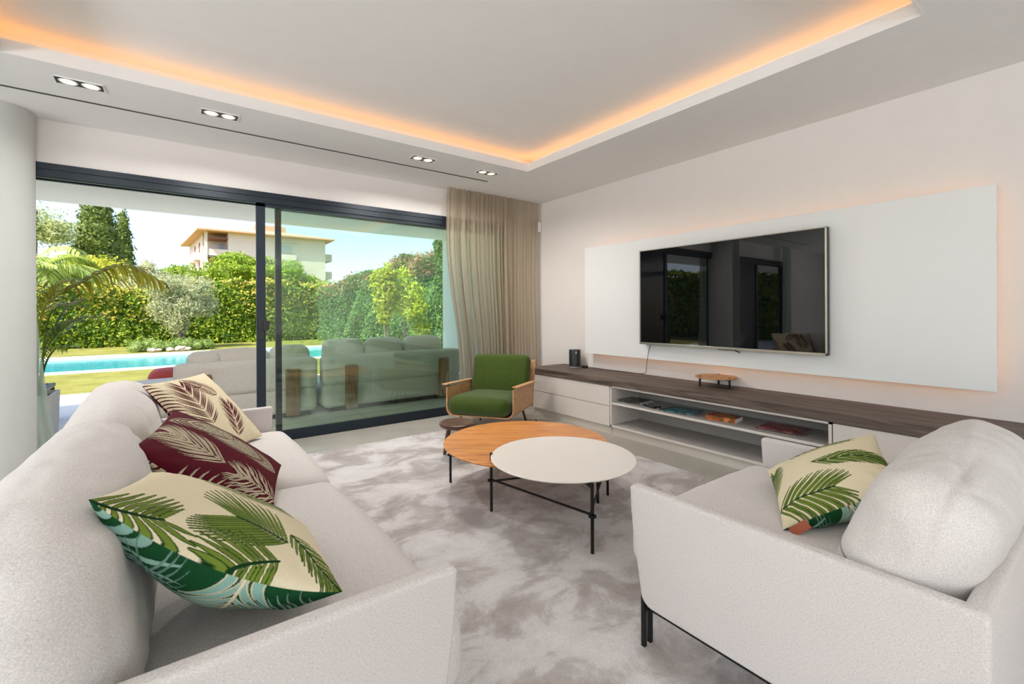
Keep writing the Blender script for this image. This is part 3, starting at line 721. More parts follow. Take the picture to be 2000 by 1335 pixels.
def cshape(P, X):
    s = (P[:, 2] + .26) / .52
    P[:, 2] -= .03 * np.clip(np.abs(X[:, 0]) - .6, 0, 1) ** 1.4 * (s > .4) + .022 * np.clip(-X[:, 0], 0, 1) * (s > .4)
    return P
soft_box('back_cushion', (ax1 - ax0 - .10, .23, .46), .10, (.012, .03, .008), MT['sofa_soft'], t, (.01, by + .160, .572), Matrix.Rotation(R_(18), 4, 'X'), 70, .0105, 37, shape=cshape, freq=11)
lg = [(ax0 + .035, .40), (ax1 - .035, .40), (ax0 + .035, by + .05), (ax1 - .035, by + .05)]
sofa_legs(t, lg, [(ax0 + .04, ax0 + .054, by + .05, .40), (ax1 - .054, ax1 - .04, by + .05, .40)], 0)

# ================================================================== PRINTED CUSHIONS
def hexc(h): 
    return np.array([((int(h[i:i + 2], 16) / 255) ** 2.2) for i in (0, 2, 4)])
def draw_leaf(img, U, V, base, ang, length, curve, nl, ll, spread, width, col, rib, edge=None, wob=0.0, seed=0, taper=.75):
    rng = np.random.default_rng(seed); n = img.shape[0]; px = 2.0 / n
    def stamp(pts, rad, c):
        pts = np.array(pts); x0, y0 = pts.min(0) - .06; x1, y1 = pts.max(0) + .06
        i0, i1 = int((x0 + 1) / 2 * n), int((x1 + 1) / 2 * n) + 1; j0, j1 = int((y0 + 1) / 2 * n), int((y1 + 1) / 2 * n) + 1
        i0, j0 = max(i0, 0), max(j0, 0); i1, j1 = min(i1, n), min(j1, n)
        if i0 >= i1 or j0 >= j1: return
        uu = U[i0:i1, j0:j1]; vv = V[i0:i1, j0:j1]; D = np.full(uu.shape, 9.0)
        for k_ in range(len(pts) - 1):
            a = pts[k_]; b = pts[k_ + 1]; d = b - a; L2 = d @ d + 1e-9
            s = np.clip(((uu - a[0]) * d[0] + (vv - a[1]) * d[1]) / L2, 0, 1)
            dist = np.hypot(uu - a[0] - s * d[0], vv - a[1] - s * d[1]) - (rad[k_] * (1 - s) + rad[k_ + 1] * s)
            D = np.minimum(D, dist)
        if edge is not None:
            al = np.clip(.5 - (D - .006) / px, 0, 1)[..., None]; img[i0:i1, j0:j1] = img[i0:i1, j0:j1] * (1 - al) + edge * al
        al = np.clip(.5 - D / px, 0, 1)[..., None]; img[i0:i1, j0:j1] = img[i0:i1, j0:j1] * (1 - al) + c * al
    R = []; p = np.array(base, float); a = ang; st = length / 24
    for k_ in range(25):
        R.append((p.copy(), a)); p = p + st * np.array([math.cos(a), math.sin(a)]); a += curve / 24
    for k_ in range(nl):
        s = (k_ + .5) / nl; p, a = R[int(s * 24)]
        L = ll * 1.12 * (math.sin(PI * (0.14 + .74 * s)) ** .6) * (1 - .15 * s)
        for sg in (-1, 1):
            la = a + sg * spread * 1.08 * (1 - .45 * s) ; pts = []; rad = []; cv = -sg * .16
            ph = rng.uniform(0, 6); q = p.copy()
            for j in range(9):
                f = j / 8; pts.append(q.copy()); rad.append(width * .80 * math.sin(PI * min(.97, .06 + .94 * f) ** taper) + .001)
                q = q + L / 8 * np.array([math.cos(la + cv * f + wob * math.sin(9 * f + ph)), math.sin(la + cv * f + wob * math.sin(9 * f + ph))])
            cc = col * rng.uniform(.82, 1.15); stamp(pts, rad, np.clip(cc, 0, 1))
    stamp([r_[0] for r_ in R], [.007] * len(R), rib)

def print_face(n, bg, leaves, seed):
    g = (np.arange(n) + .5) / n * 2 - 1; U, V = np.meshgrid(g, g, indexing='ij')
    img = np.ones((n, n, 3)) * bg
    rng = np.random.default_rng(seed); nz = rng.normal(size=(n, n, 1)) * .03
    for i, l in enumerate(leaves): draw_leaf(img, U, V, seed=seed * 50 + i, **l)
    return np.clip(img * (1 + nz), 0, 1)

def pillow(name, label, corners, thick, front, back, group=None, n=260, seed=1, bow=.05, backf=1.0, sag=0.0):
    """corners A,B,C,D (world); front is the side up; front/back are n x n colour arrays in (u,v), A=(-,-) B=(-,+) C=(+,+) D=(+,-)"""
    A, B, C, D = [np.array(c_, float) for c_ in corners]; g = np.sin(np.linspace(-1, 1, n) * PI / 2); g = .97 * g + .03 * np.linspace(-1, 1, n); U, V = np.meshgrid(g, g, indexing='ij')
    k1 = bow; u = U * (1 - k1 * (1 - V ** 2) * np.abs(U) ** 3); v = V * (1 - k1 * (1 - U ** 2) * np.abs(V) ** 3)
    a = (1 - u) * (1 - v) / 4; b = (1 - u) * (1 + v) / 4; c_ = (1 + u) * (1 + v) / 4; d = (1 + u) * (1 - v) / 4
    P = a[..., None] * A + b[..., None] * B + c_[..., None] * C + d[..., None] * D
    P[..., 2] -= sag * (1 - u ** 2) * np.clip((1 - v) / 2, 0, 1) ** 2
    N = np.cross(C - A, B - D)
    if N[2] < 0: N = -N
    N /= np.linalg.norm(N)
    T = thick / 2 * ((1 - U ** 2) * (1 - V ** 2)) ** .52
    rng = np.random.default_rng(seed)
    wr = np.zeros_like(U)
    for k_ in range(7):
        an = rng.uniform(0, PI); f = rng.uniform(5, 12); wr += np.sin((U * math.cos(an) + V * math.sin(an)) * f + rng.uniform(0, 6) + 1.2 * np.sin(3 * U + k_)) / f
    cr_ = np.exp(-((np.abs(U) + np.abs(V) - 1.55) / .22) ** 2) * np.sin(18 * (np.abs(U) - np.abs(V)) + 3) * .0035
    T = T * (1 + .10 * wr) + cr_ * (1 - U ** 2) * (1 - V ** 2) * 3
    Pf = P + N * T[..., None]; Pb = P - N * (T * backf)[..., None]
    idx = np.arange(n * n).reshape(n, n); V1 = Pf.reshape(-1, 3)
    m = 90; sel = np.unique(np.round(np.linspace(0, n - 1, n)).astype(int))
    idb = idx + n * n; idb = idb.copy(); idb[0, :] = idx[0, :]; idb[-1, :] = idx[-1, :]; idb[:, 0] = idx[:, 0]; idb[:, -1] = idx[:, -1]
    Qf = np.stack([idx[:-1, :-1], idx[1:, :-1], idx[1:, 1:], idx[:-1, 1:]], -1).reshape(-1, 4)
    Qb = np.stack([idb[:-1, :-1], idb[:-1, 1:], idb[1:, 1:], idb[1:, :-1]], -1).reshape(-1, 4)
    nrm = np.cross(Pf[1, 0] - Pf[0, 0], Pf[0, 1] - Pf[0, 0])
    if nrm @ N < 0: Qf = Qf[:, ::-1]; Qb = Qb[:, ::-1]
    Vt = np.concatenate([V1, Pb.reshape(-1, 3)]); cen = (A + B + C + D) / 4
    o = link_mesh(name, Vt - cen, np.concatenate([Qf, Qb]), MT['print'], None, True); o.location = cen
    cols = np.ones((len(Vt), 4), dtype=np.float32)
    def samp(img): 
        h = img.shape[0]; ii = np.clip(((g + 1) / 2 * h).astype(int), 0, h - 1); return img[ii][:, ii].reshape(-1, 3)
    cols[:n * n, :3] = samp(front); cols[n * n:, :3] = samp(back)
    at = o.data.attributes.new('print', 'FLOAT_COLOR', 'POINT'); at.data.foreach_set('color', cols.ravel())
    return tag(o, label, 'cushion', group)

cream = hexc('E6D9B8'); olive = hexc('6C7F33'); dkg = hexc('1C4A2C'); teal = hexc('8DB5A6'); mar = hexc('581723'); greyc = hexc('C9BBA0'); deep = hexc('1B3B1F')
def Lf(base, ang, length, curve, nl, ll, spread, width, col, rib, **k_): return dict(base=base, ang=R_(ang), length=length, curve=R_(curve), nl=nl, ll=ll, spread=R_(spread), width=width, col=col, rib=rib, **k_)
NP = 520
EM = hexc('2A0A10')
# u: A->D direction (left to right in the picture), v: near to far
g1 = print_face(NP, cream, [
    Lf((.44, -.52), 160, .52, 20, 13, .66, 55, .017, olive, deep, edge=deep),
    Lf((.38, -.82), 203, .50, 8, 10, .44, 58, .018, olive, deep, edge=deep),
    Lf((-1.0, -1.0), 12, .46, 20, 8, .46, 62, .020, olive, deep, edge=deep),
    Lf((.49, -.36), -50, .85, -6, 15, .30, 40, .013, olive, deep, edge=deep),
    Lf((-.45, .45), -10, .9, 20, 13, .38, 50, .016, olive, deep, edge=deep)], 3)
g1b = print_face(NP, dkg, [
    Lf((-.98, -.95), 25, .60, 20, 9, .48, 60, .024, teal, cream, edge=deep),
    Lf((.16, -1.06), 88, .75, 10, 13, .60, 58, .026, teal, cream, edge=cream * .9),
    Lf((-.35, -.35), 250, .55, 10, 8, .40, 60, .012, teal * .6, teal),
    Lf((.95, -.80), 165, .6, 10, 10, .36, 60, .015, teal * .8, cream, edge=deep),
    Lf((-.5, .9), -50, .9, 20, 12, .50, 60, .018, teal, cream, edge=deep)], 4)
m1 = print_face(NP, mar, [
    Lf((.02, -.48), 170, .85, -6, 16, .62, 40, .015, greyc, cream, edge=EM, wob=.06),
    Lf((.88, .20), 176, 1.3, 2, 22, .50, 42, .012, greyc, cream, edge=EM, wob=.05),
    Lf((.99, -.66), 172, .75, 4, 14, .48, 55, .016, greyc, cream, edge=EM, wob=.28),
    Lf((-.45, -1.07), 4, .85, 4, 8, .30, 78, .016, greyc, cream, edge=EM, wob=.12),
    Lf((-.95, .25), 10, .9, 10, 14, .36, 50, .013, greyc, cream, edge=EM),
    Lf((.6, .9), 180, 1.2, 4, 16, .30, 50, .012, greyc, cream, edge=EM)], 5)
m1b = print_face(NP, cream, [
    Lf((-.95, -1.04), 20, .9, 10, 12, .45, 70, .018, mar, mar), Lf((.15, -1.02), 30, .9, 10, 14, .50, 60, .020, mar, mar, wob=.25), Lf((-.2, .2), 30, .8, 10, 12, .5, 55, .017, mar, mar)], 6)
m2 = print_face(NP, cream, [
    Lf((.34, -.50), 175, 1.05, -4, 19, .56, 54, .017, mar, cream),
    Lf((.80, -.02), 152, .86, 4, 19, .46, 46, .014, mar, cream),
    Lf((-.26, .30), 216, .66, 5, 13, .34, 52, .016, mar, cream),
    Lf((-1.0, -1.05), 2, 1.0, 0, 12, .34, 74, .018, mar, cream),
    Lf((.62, .86), 172, 1.0, 0, 18, .30, 42, .012, mar, cream),
    Lf((1.02, -.9), 120, .4, 0, 9, .26, 55, .014, mar, cream)], 7)
g2 = print_face(NP, cream, [
    Lf((-.97, -.66), -5, 1.05, 0, 16, .66, 46, .018, olive, deep, edge=deep),
    Lf((-.12, .03), -13, 1.15, -2, 18, .52, 30, .014, olive, deep, edge=deep),
    Lf((-1.05, -.30), 82, .75, -8, 14, .42, 48, .014, olive, deep, edge=deep),
    Lf((-.5, .72), -4, 1.1, 0, 16, .26, 48, .012, olive, deep, edge=deep)], 8)
GC = None
pillow('cushion', 'green and cream palm leaf cushion at the near end of the left sofa', [(-.125, 1.165, .852), (-.045, 1.60, .765), (.345, 1.56, .512), (.302, 1.035, .585)], .125, g1, g1b, 'palm leaf cushions', 420, 1, backf=2.1, sag=.055)
pillow('cushion', 'dark maroon cushion with pale palm fronds, middle of the left sofa', [(-.103, 1.903, .769), (.008, 2.39, .798), (.405, 2.316, .503), (.294, 1.83, .474)], .125, m1, m1b, 'palm leaf cushions', 340, 2, backf=1.6, sag=.035)
pillow('cushion', 'cream cushion with maroon palm fronds at the far end of the sofa', [(-.114, 2.808, .859), (.157, 3.228, .849), (.434, 3.04, .478), (.164, 2.62, .488)], .13, m2, m1, 'palm leaf cushions', 300, 3)
A4 = [(1.612, .678, .478), (2.03, .915, .520), (2.21, .592, .712), (1.795, .408, .655)]
p4 = pillow('cushion', 'cream and green palm leaf cushion on the right lounge chair', [A4[0], A4[1], A4[2], A4[3]], .14, g2, g1b, 'palm leaf cushions', 340, 4, backf=1.6)
m = MB(); m.box(-.030, .030, -.001, .001, -.014, .014)
lt = m.build('leather_tag', MT['leather'], p4); lt['label'] = 'small rust leather tag'
da = Vector(A4[3]) - Vector(A4[0]); pos = Vector(A4[0]) + da * .12 + Vector((-.004, -.012, -.004)) - Vector(p4.location)
lt.location = pos; lt.rotation_euler = (R_(-25), R_(-38), math.atan2(da.y, da.x))

# ================================================================== OUTSIDE: TERRACE, LAWN, POOL
struct('ground_terrace', MB().box(-16, 9, YA + .14, 9.45, -.12, -.004), MT['terrace'])
PX0, PX1, PY0, PY1, KW = -15.0, 4.35, 13.2, 17.25, .42
g = MB()
g.box(-40, 40, 9.45, PY0 - KW, -.12, -.02); g.box(-40, 40, PY1 + KW, 30, -.12, -.02)
g.box(-40, PX0 - KW, PY0 - KW, PY1 + KW, -.12, -.02); g.box(PX1 + KW, 40, PY0 - KW, PY1 + KW, -.12, -.02)
g.box(9, 40, YA, 9.45, -.12, -.02); g.box(-40, -16, YA, 9.45, -.12, -.02)
g.box(-160, 160, 30, 230, -.3, -.1)
o = g.build('lawn', MT['lawn']); o['kind'] = 'structure'; o['label'] = 'sunlit yellow-green lawn round the pool'
k = MB(); k.box(PX0 - KW, PX1 + KW, PY0 - KW, PY0, -.12, 0); k.box(PX0 - KW, PX1 + KW, PY1, PY1 + KW, -.12, 0); k.box(PX0 - KW, PX0, PY0, PY1, -.12, 0); k.box(PX1, PX1 + KW, PY0, PY1, -.12, 0)
k.build('pool_coping', MT['coping'])['kind'] = 'structure'
k = MB(); k.box(PX0 - .1, PX1 + .1, PY0 - .1, PY1 + .1, -1.5, -1.4); k.box(PX0 - .1, PX1 + .1, PY0 - .1, PY0, -1.4, -.12); k.box(PX0 - .1, PX1 + .1, PY1, PY1 + .1, -1.4, -.12); k.box(PX0 - .1, PX0, PY0, PY1, -1.4, -.12); k.box(PX1, PX1 + .1, PY0, PY1, -1.4, -.12)
k.build('pool_basin', MT['pooltile'])['kind'] = 'structure'
o = link_mesh('pool_water', [(PX0, PY0, -.07), (PX1, PY0, -.07), (PX1, PY1, -.07), (PX0, PY1, -.07)], [(0, 1, 2, 3)], MT['water'], None, False)
o['kind'] = 'structure'; o['label'] = 'turquoise swimming pool water'
# overhang and side wall
k = MB(); k.box(-12, 4.2, YA + .16, 7.3, 2.475, 3.1); struct('terrace_roof', k, MT['render_wall'])
k = MB(); k.box(3.90, 4.25, YA + .16, 7.3, 0, 2.475); struct('terrace_wall', k, MT['render_wall'])

# outdoor sofas
def out_sofa(label, x0, x1, yb, h=.655, blocks=(), cushions=(), loc_z=0):
    t = thing('outdoor_sofa', label, 'sofa', ((x0 + x1) / 2, yb, 0), 0, 'outdoor sofas on the terrace'); W = (x1 - x0); cx = (x0 + x1) / 2
    soft_box('backrest', (W, .24, .36), .06, (.004, .006, .004), MT['out_sofa'], t, (0, .12, h - .18), None, 20, .002, 5)
    soft_box('seat', (W, 1.0, .30), .07, (.004, .006, .01), MT['out_sofa'], t, (0, .52, .19), None, 20, .002, 6)
    MB().box(-W / 2 + .08, W / 2 - .08, .06, .96, 0.0, .06).build('plinth', MT['darkmetal'], t)
    # piping line
    for bx in blocks: MB().box(bx - cx - .075, bx - cx + .075, -.045, .02, .02, h - .115, .022, seg=3).build('wooden_support', MT['teak'], t)
    for i, (c0, c1, zt, lean) in enumerate(cushions):
        soft_box('back_cushion', (c1 - c0, .20, .42), .085, (.01, .03, .02), MT['out_sofa'], t, ((c0 + c1) / 2 - cx, .30, zt - .20), Matrix.Rotation(R_(lean), 4, 'X'), 22, .004, 40 + i)
    return t
out_sofa('outdoor sofa seen through the open doorway, with wooden supports', .02, 1.40, 5.72, .675, (.27, 1.12), ((.28, .92, .775, -4), (.93, 1.36, .79, 6)))
out_sofa('long outdoor sofa behind the green glass', 1.46, 3.35, 5.70, .675, (1.78, 3.05), ((1.52, 2.02, .84, -2), (2.05, 2.55, .84, -2), (2.58, 3.15, .84, 2)))
t = thing('outdoor_chaise', 'low outdoor chaise section beyond the sofa end, half hidden by cushions', 'sofa', (-.05, 6.35, 0))
soft_box('seat_cushion', (.62, 1.0, .30), .08, (.005, .01, .015), MT['out_sofa'], t, (0, -.15, .30), None, 20, .002, 8)
MB().box(-.28, .28, -.6, .3, 0, .14).build('plinth', MT['darkmetal'], t)
soft_box('scatter_pillow', (.30, .20, .16), .07, (.01, .02, .02), MT['out_sofa'], None, (.29, 5.98, .69), None, 14, .003, 9)
tag(bpy.data.objects['scatter_pillow'], 'small pale pillow lying on the outdoor sofa back', 'pillow')
t = thing('pouf', 'red canvas pouf beyond the outdoor sofa', 'pouf', (.04, 7.3, 0))
soft_box('pouf_cushion', (.52, .52, .22), .09, (.01, .01, .03), MT['red'], t, (0, 0, .37), None, 18, .003, 3)
MB().box(-.2, .2, -.2, .2, 0, .26, .03).build('pouf_base', MT['red'], t)

# sun lounger with blue sling
t = thing('sun_lounger', 'dark framed sun lounger with blue sling beside the planter', 'sun lounger', (-1.45, 7.1, 0))
lx0, lx1, ly0, ly1 = -1.0, .38, -.32, .32
MB().box(lx0, lx1 - .03, ly0 + .04, ly1 - .04, .385, .395).build('sling', MT['blue'], t)
m = MB(); m.box(lx0, lx1, ly0, ly0 + .045, .365, .405, .006); m.box(lx0, lx1, ly1 - .045, ly1, .365, .405, .006); m.box(lx1 - .05, lx1, ly0, ly1, .365, .405, .006); m.build('frame', MT['frame'], t)
for x in (lx0 + .03, lx1 - .03):
    for y in (ly0 + .03, ly1 - .03): MB().box(x - .025, x + .025, y - .02, y + .02, 0, .365, .004).build('leg', MT['frame'], t)
rot = Matrix.Rotation(R_(-108), 3, 'Y')
for y_ in (ly0, ly1 - .045): MB().box(0, .75, y_, y_ + .045, 0, .035, 0, rot, (.17, 0, .40)).build('backrest_rail', MT['frame'], t)

# ================================================================== PLANTS
MT['hedge_leaf'] = leaf_mat('hedge_leaves', [(.05, .11, .012), (.12, .22, .02), (.24, .36, .03), (.46, .52, .04), (.14, .25, .03)])
MT['hedge_yel'] = leaf_mat('hedge_yellow_tips', [(.62, .56, .06), (.50, .52, .06), (.66, .46, .10), (.42, .46, .05), (.58, .34, .12), (.52, .54, .08)])
MT['hedge_tip'] = leaf_mat('hedge_tips', [(.55, .50, .06), (.62, .30, .10), (.50, .20, .12), (.40, .42, .06), (.60, .42, .14)])
MT['hedge2'] = leaf_mat('mixed_hedge', [(.08, .17, .05), (.15, .28, .08), (.26, .38, .10), (.13, .23, .08)])
MT['photinia'] = leaf_mat('reddish_shoots', [(.45, .22, .14), (.50, .30, .18), (.30, .30, .12), (.48, .18, .12)])
MT['cypress'] = leaf_mat('cypress_scales', [(.09, .14, .03), (.18, .24, .05), (.30, .36, .08)])
MT['pine'] = leaf_mat('pine_needles', [(.14, .24, .02), (.30, .42, .03), (.46, .56, .08)])
MT['olive'] = leaf_mat('olive_leaves', [(.36, .38, .18), (.56, .56, .30), (.70, .68, .42), (.28, .32, .12)])
MT['yellow'] = leaf_mat('lime_leaves', [(.50, .58, .04), (.72, .74, .08), (.36, .46, .03)])
MT['feather'] = leaf_mat('feather_palm_leaves', [(.34, .46, .08), (.52, .62, .14), (.68, .72, .26)])
MT['light'] = leaf_mat('light_tree_leaves', [(.36, .44, .18), (.54, .60, .28), (.68, .68, .36)])
MT['yshrub'] = leaf_mat('yellow_shrub_leaves', [(.50, .52, .05), (.68, .64, .08), (.34, .40, .04)])
MT['herb'] = leaf_mat('groundcover_leaves', [(.16, .28, .06), (.30, .42, .10), (.44, .52, .18)])
MT['palm'] = leaf_mat('potted_palm_leaves', [(.20, .24, .02), (.36, .36, .03), (.48, .44, .05), (.28, .30, .03), (.24, .12, .04)], 0.35, 0.3)
MT['palmg'] = leaf_mat('potted_palm_green', [(.10, .18, .02), (.22, .30, .04), (.34, .38, .06)], 0.35, 0.3)

def leaves(P, Nn, size, rng, aspect=.42, jitter=.7, droop=0):
    n = len(P); Nn = Nn + rng.normal(size=(n, 3)) * jitter; Nn /= np.linalg.norm(Nn, axis=1, keepdims=True)
    T = rng.normal(size=(n, 3)); T[:, 2] -= droop; T -= (T * Nn).sum(1, keepdims=True) * Nn; T /= np.linalg.norm(T, axis=1, keepdims=True)
    B = np.cross(Nn, T); s = (size * rng.uniform(.6, 1.35, n))[:, None]
    V = np.stack([P - T * s * .5, P + B * s * aspect * .5 + Nn * s * .06, P + T * s * .5, P - B * s * aspect * .5 + Nn * s * .06], 1)
    F_ = np.arange(4 * n).reshape(n, 4); return V.reshape(-1, 3), F_
def blob_points(ells, n, rng, shell=.22, bump_=.18):
    vol = np.array([e[3] * e[4] + e[4] * e[5] + e[3] * e[5] for e in ells]); cnt = (vol / vol.sum() * n).astype(int) + 1; P = []; N_ = []
    for e, c_ in zip(ells, cnt):
        d = rng.normal(size=(c_, 3)); d /= np.linalg.norm(d, axis=1, keepdims=True)
        b = 1 + bump_ * np.sin(d[:, 0] * 5 + e[0]) * np.sin(d[:, 1] * 6 + e[1]) * np.sin(d[:, 2] * 5 + 1) * 2
        r = (1 - shell * rng.random(c_) ** 1.5) * b; P.append(np.array(e[:3]) + d * r[:, None] * np.array(e[3:6])); N_.append(d)
    return np.concatenate(P), np.concatenate(N_)
def core(ells, k_=.8):
    V = []; F_ = []; off = 0
    for e in ells:
        nu, nv = 12, 8
        for j in range(nv + 1):
            for i in range(nu):
                a = 2 * PI * i / nu; b = -PI / 2 + PI * j / nv
                V.append((e[0] + e[3] * k_ * math.cos(b) * math.cos(a), e[1] + e[4] * k_ * math.cos(b) * math.sin(a), e[2] + e[5] * k_ * math.sin(b)))
        for j in range(nv):
            for i in range(nu): F_.append((off + j * nu + i, off + j * nu + (i + 1) % nu, off + (j + 1) * nu + (i + 1) % nu, off + (j + 1) * nu + i))
        off += nu * (nv + 1)
    return np.array(V), np.array(F_)
def foliage(name, ells, n, size, mat, parent=None, seed=1, aspect=.42, jitter=.7, with_core=True, shell=.25, bump_=.18, droop=0, ck=.78):
    rng = np.random.default_rng(seed); P, N_ = blob_points(ells, n, rng, shell, bump_)
    V, F_ = leaves(P, N_, size, rng, aspect, jitter, droop)
    if with_core:
        V2, F2 = core(ells, ck); F_ = np.concatenate([F_, F2 + len(V)]); V = np.concatenate([V, V2])
    return link_mesh(name, V, F_, mat, parent, False)
def clump(c_, r, k_, sub, seed):
    """ellipsoids scattered over a bigger ellipsoid"""
    rng = np.random.default_rng(seed); out = [(c_[0], c_[1], c_[2], r[0] * .72, r[1] * .72, r[2] * .72)]
    for i in range(k_):
        d = rng.normal(size=3); d /= np.linalg.norm(d); s = sub * rng.uniform(.7, 1.3)
        out.append((c_[0] + d[0] * r[0] * .68, c_[1] + d[1] * r[1] * .68, c_[2] + d[2] * r[2] * .68, r[0] * s, r[1] * s, r[2] * s))
    return out
def trunk(parent, pts, r, name='trunk'):
    return MB().tube(pts, r, 10).build(name, MT['bark'], parent, True)

def hedge(name, label, path, depth, hfun, n, size, mat, tipmat, ntip, seed, tipz=.35):
    """path: polyline of the hedge's visible face on the ground; depth: how thick; leaves over face and top"""
    rng = np.random.default_rng(seed); t = thing(name, label, 'hedge', (path[0][0], path[0][1], -.02)); o3 = np.array([path[0][0], path[0][1], -.02])
    segs = [(np.array(path[i]), np.array(path[i + 1])) for i in range(len(path) - 1)]; Ls = np.array([np.linalg.norm(b - a) for a, b in segs])
    def pick(m):
        i = rng.choice(len(segs), m, p=Ls / Ls.sum()); s = rng.random(m); A = np.array([segs[j][0] for j in i]); B = np.array([segs[j][1] for j in i])
        d = (B - A) / np.linalg.norm(B - A, axis=1, keepdims=True); nn = np.stack([d[:, 1], -d[:, 0]], 1); return A + (B - A) * s[:, None], nn
    def lump(P2, z): return .16 * np.sin(P2[:, 0] * 1.9 + z * 2.1) * np.sin(P2[:, 1] * 1.7 + 1.3 * z) + .10 * np.sin(P2[:, 0] * 4.7 + z * 3 + P2[:, 1] * 4)
    nf = int(n * .72); P2, nn = pick(nf); h = np.array([hfun(*p) for p in P2]); z = h * rng.random(nf) ** .9
    off = lump(P2, z) - .32 * rng.random(nf) ** 2 - .25 * np.clip((z / h - .8) / .2, 0, 1) ** 2
    P = np.stack([P2[:, 0] + nn[:, 0] * off, P2[:, 1] + nn[:, 1] * off, z], 1); N_ = np.stack([nn[:, 0], nn[:, 1], .25 + 0 * z], 1)
    nt_ = n - nf; P2, nn = pick(nt_); dd = rng.random(nt_) * depth; h = np.array([hfun(*p) for p in P2])
    zt = h + .12 * np.sin(P2[:, 0] * 3.3 + dd) + .10 * np.sin(P2[:, 1] * 2.9 + P2[:, 0] * 6) - .15 * rng.random(nt_) ** 2
    Pt = np.stack([P2[:, 0] - nn[:, 0] * dd, P2[:, 1] - nn[:, 1] * dd, zt], 1); Nt = np.tile([0, 0, 1.], (nt_, 1))
    P = np.concatenate([P, Pt]); N_ = np.concatenate([N_, Nt]); V, F_ = leaves(P, N_, size, rng, .5, .6)
    # solid inner body
    cv = []; cf = []
    for a, b in segs:
        m_ = 24; d = (b - a) / np.linalg.norm(b - a); n2 = np.array([d[1], -d[0]])
        k0 = len(cv)
        for i in range(m_ + 1):
            p = a + (b - a) * i / m_; h = hfun(*p) - .22; f_ = p - n2 * .30; bk_ = p - n2 * depth
            cv += [(f_[0], f_[1], 0), (f_[0], f_[1], h), (bk_[0], bk_[1], h), (bk_[0], bk_[1], 0)]
        for i in range(m_):
            q = k0 + i * 4
            for j in range(4): cf.append((q + j, q + (j + 1) % 4, q + 4 + (j + 1) % 4, q + 4 + j))
    F_ = np.concatenate([F_, np.array(cf) + len(V)]); V = np.concatenate([V, np.array(cv)])
    link_mesh('foliage', V - o3, F_, mat, t, False)
    if ntip:
        P2, nn = pick(ntip); kp = rng.random(ntip) < .55 + .45 * np.sin(P2[:, 0] * 1.3 + P2[:, 1]) * np.sin(P2[:, 0] * .47 + 1); P2, nn = P2[kp], nn[kp]; ntip = len(P2); h = np.array([hfun(*p) for p in P2]); dd = rng.random(ntip) * depth * .7; top = rng.random(ntip) < .6
        z = np.where(top, h + .08 * rng.normal(size=ntip) + .05, h - tipz * rng.random(ntip) ** 1.3 * h * .6); off = np.where(top, -dd, lump(P2, z) + .03)
        P = np.stack([P2[:, 0] + nn[:, 0] * off, P2[:, 1] + nn[:, 1] * off, z], 1); N_ = np.stack([nn[:, 0] * .6, nn[:, 1] * .6, .7 + 0 * z], 1)
        V, F_ = leaves(P, N_, size * 1.05, rng, .5, .6); link_mesh('young_shoots', V - o3, F_, tipmat, t, False)
    return t
hedge('hedge', 'clipped dark green hedge behind the pool with yellow tips', [(-16, 21.9), (-1.2, 21.9), (5.9, 21.9)], 1.6, lambda x, y: 2.05 + .42 * min(1, max(0, (x + 1.0) / 2.2)) + .07 * math.sin(x * 2.1), 42000, .15, MT['hedge_leaf'], MT['hedge_yel'], 6500, 2, .9)
hedge('hedge', 'taller right hand hedge with reddish tops coming towards the house', [(5.2, 21.2), (6.0, 20.4), (6.35, 17), (6.9, 12), (7.4, 8)], 1.8, lambda x, y: 2.45 + .10 * max(0, 21 - y) + .13 * math.sin(y * 1.7), 36000, .12, MT['hedge2'], MT['photinia'], 6500, 3)
hedge('hedge', 'hedge at the far left of the garden, mirrored in the television', [(-11.5, 2), (-11.5, 12), (-11, 21)], 1.5, lambda x, y: 2.9 + .1 * math.sin(y * 2.1), 14000, .24, MT['hedge_leaf'], MT['hedge_tip'], 0, 8)
# cypress
t = thing('cypress_tree', 'tall dense dark green cypress rising behind the garden', 'tree', (-3.6, 38, -.1))
ce = [(0, 0, 1.0 + i * .9, 1.35 * (1 - (i / 9.6) ** 2.2) + .18, 1.35 * (1 - (i / 9.6) ** 2.2) + .18, 1.15) for i in range(9)]
foliage('foliage', ce, 15000, .26, MT['cypress'], t, 5, .45, .8, True, .3, .12); trunk(t, [(0, 0, 0), (0, 0, 3)], .2)
t = thing('cypress_tree', 'thin dark cypress tip just right of the tall cypress', 'tree', (-2.55, 41, -.1))
ce = [(0, 0, 1.0 + i * .9, .7 * (1 - (i / 8.6) ** 2) + .1, .7 * (1 - (i / 8.6) ** 2) + .1, 1.1) for i in range(8)]
foliage('foliage', ce, 6000, .24, MT['cypress'], t, 6); trunk(t, [(0, 0, 0), (0, 0, 3)], .15)
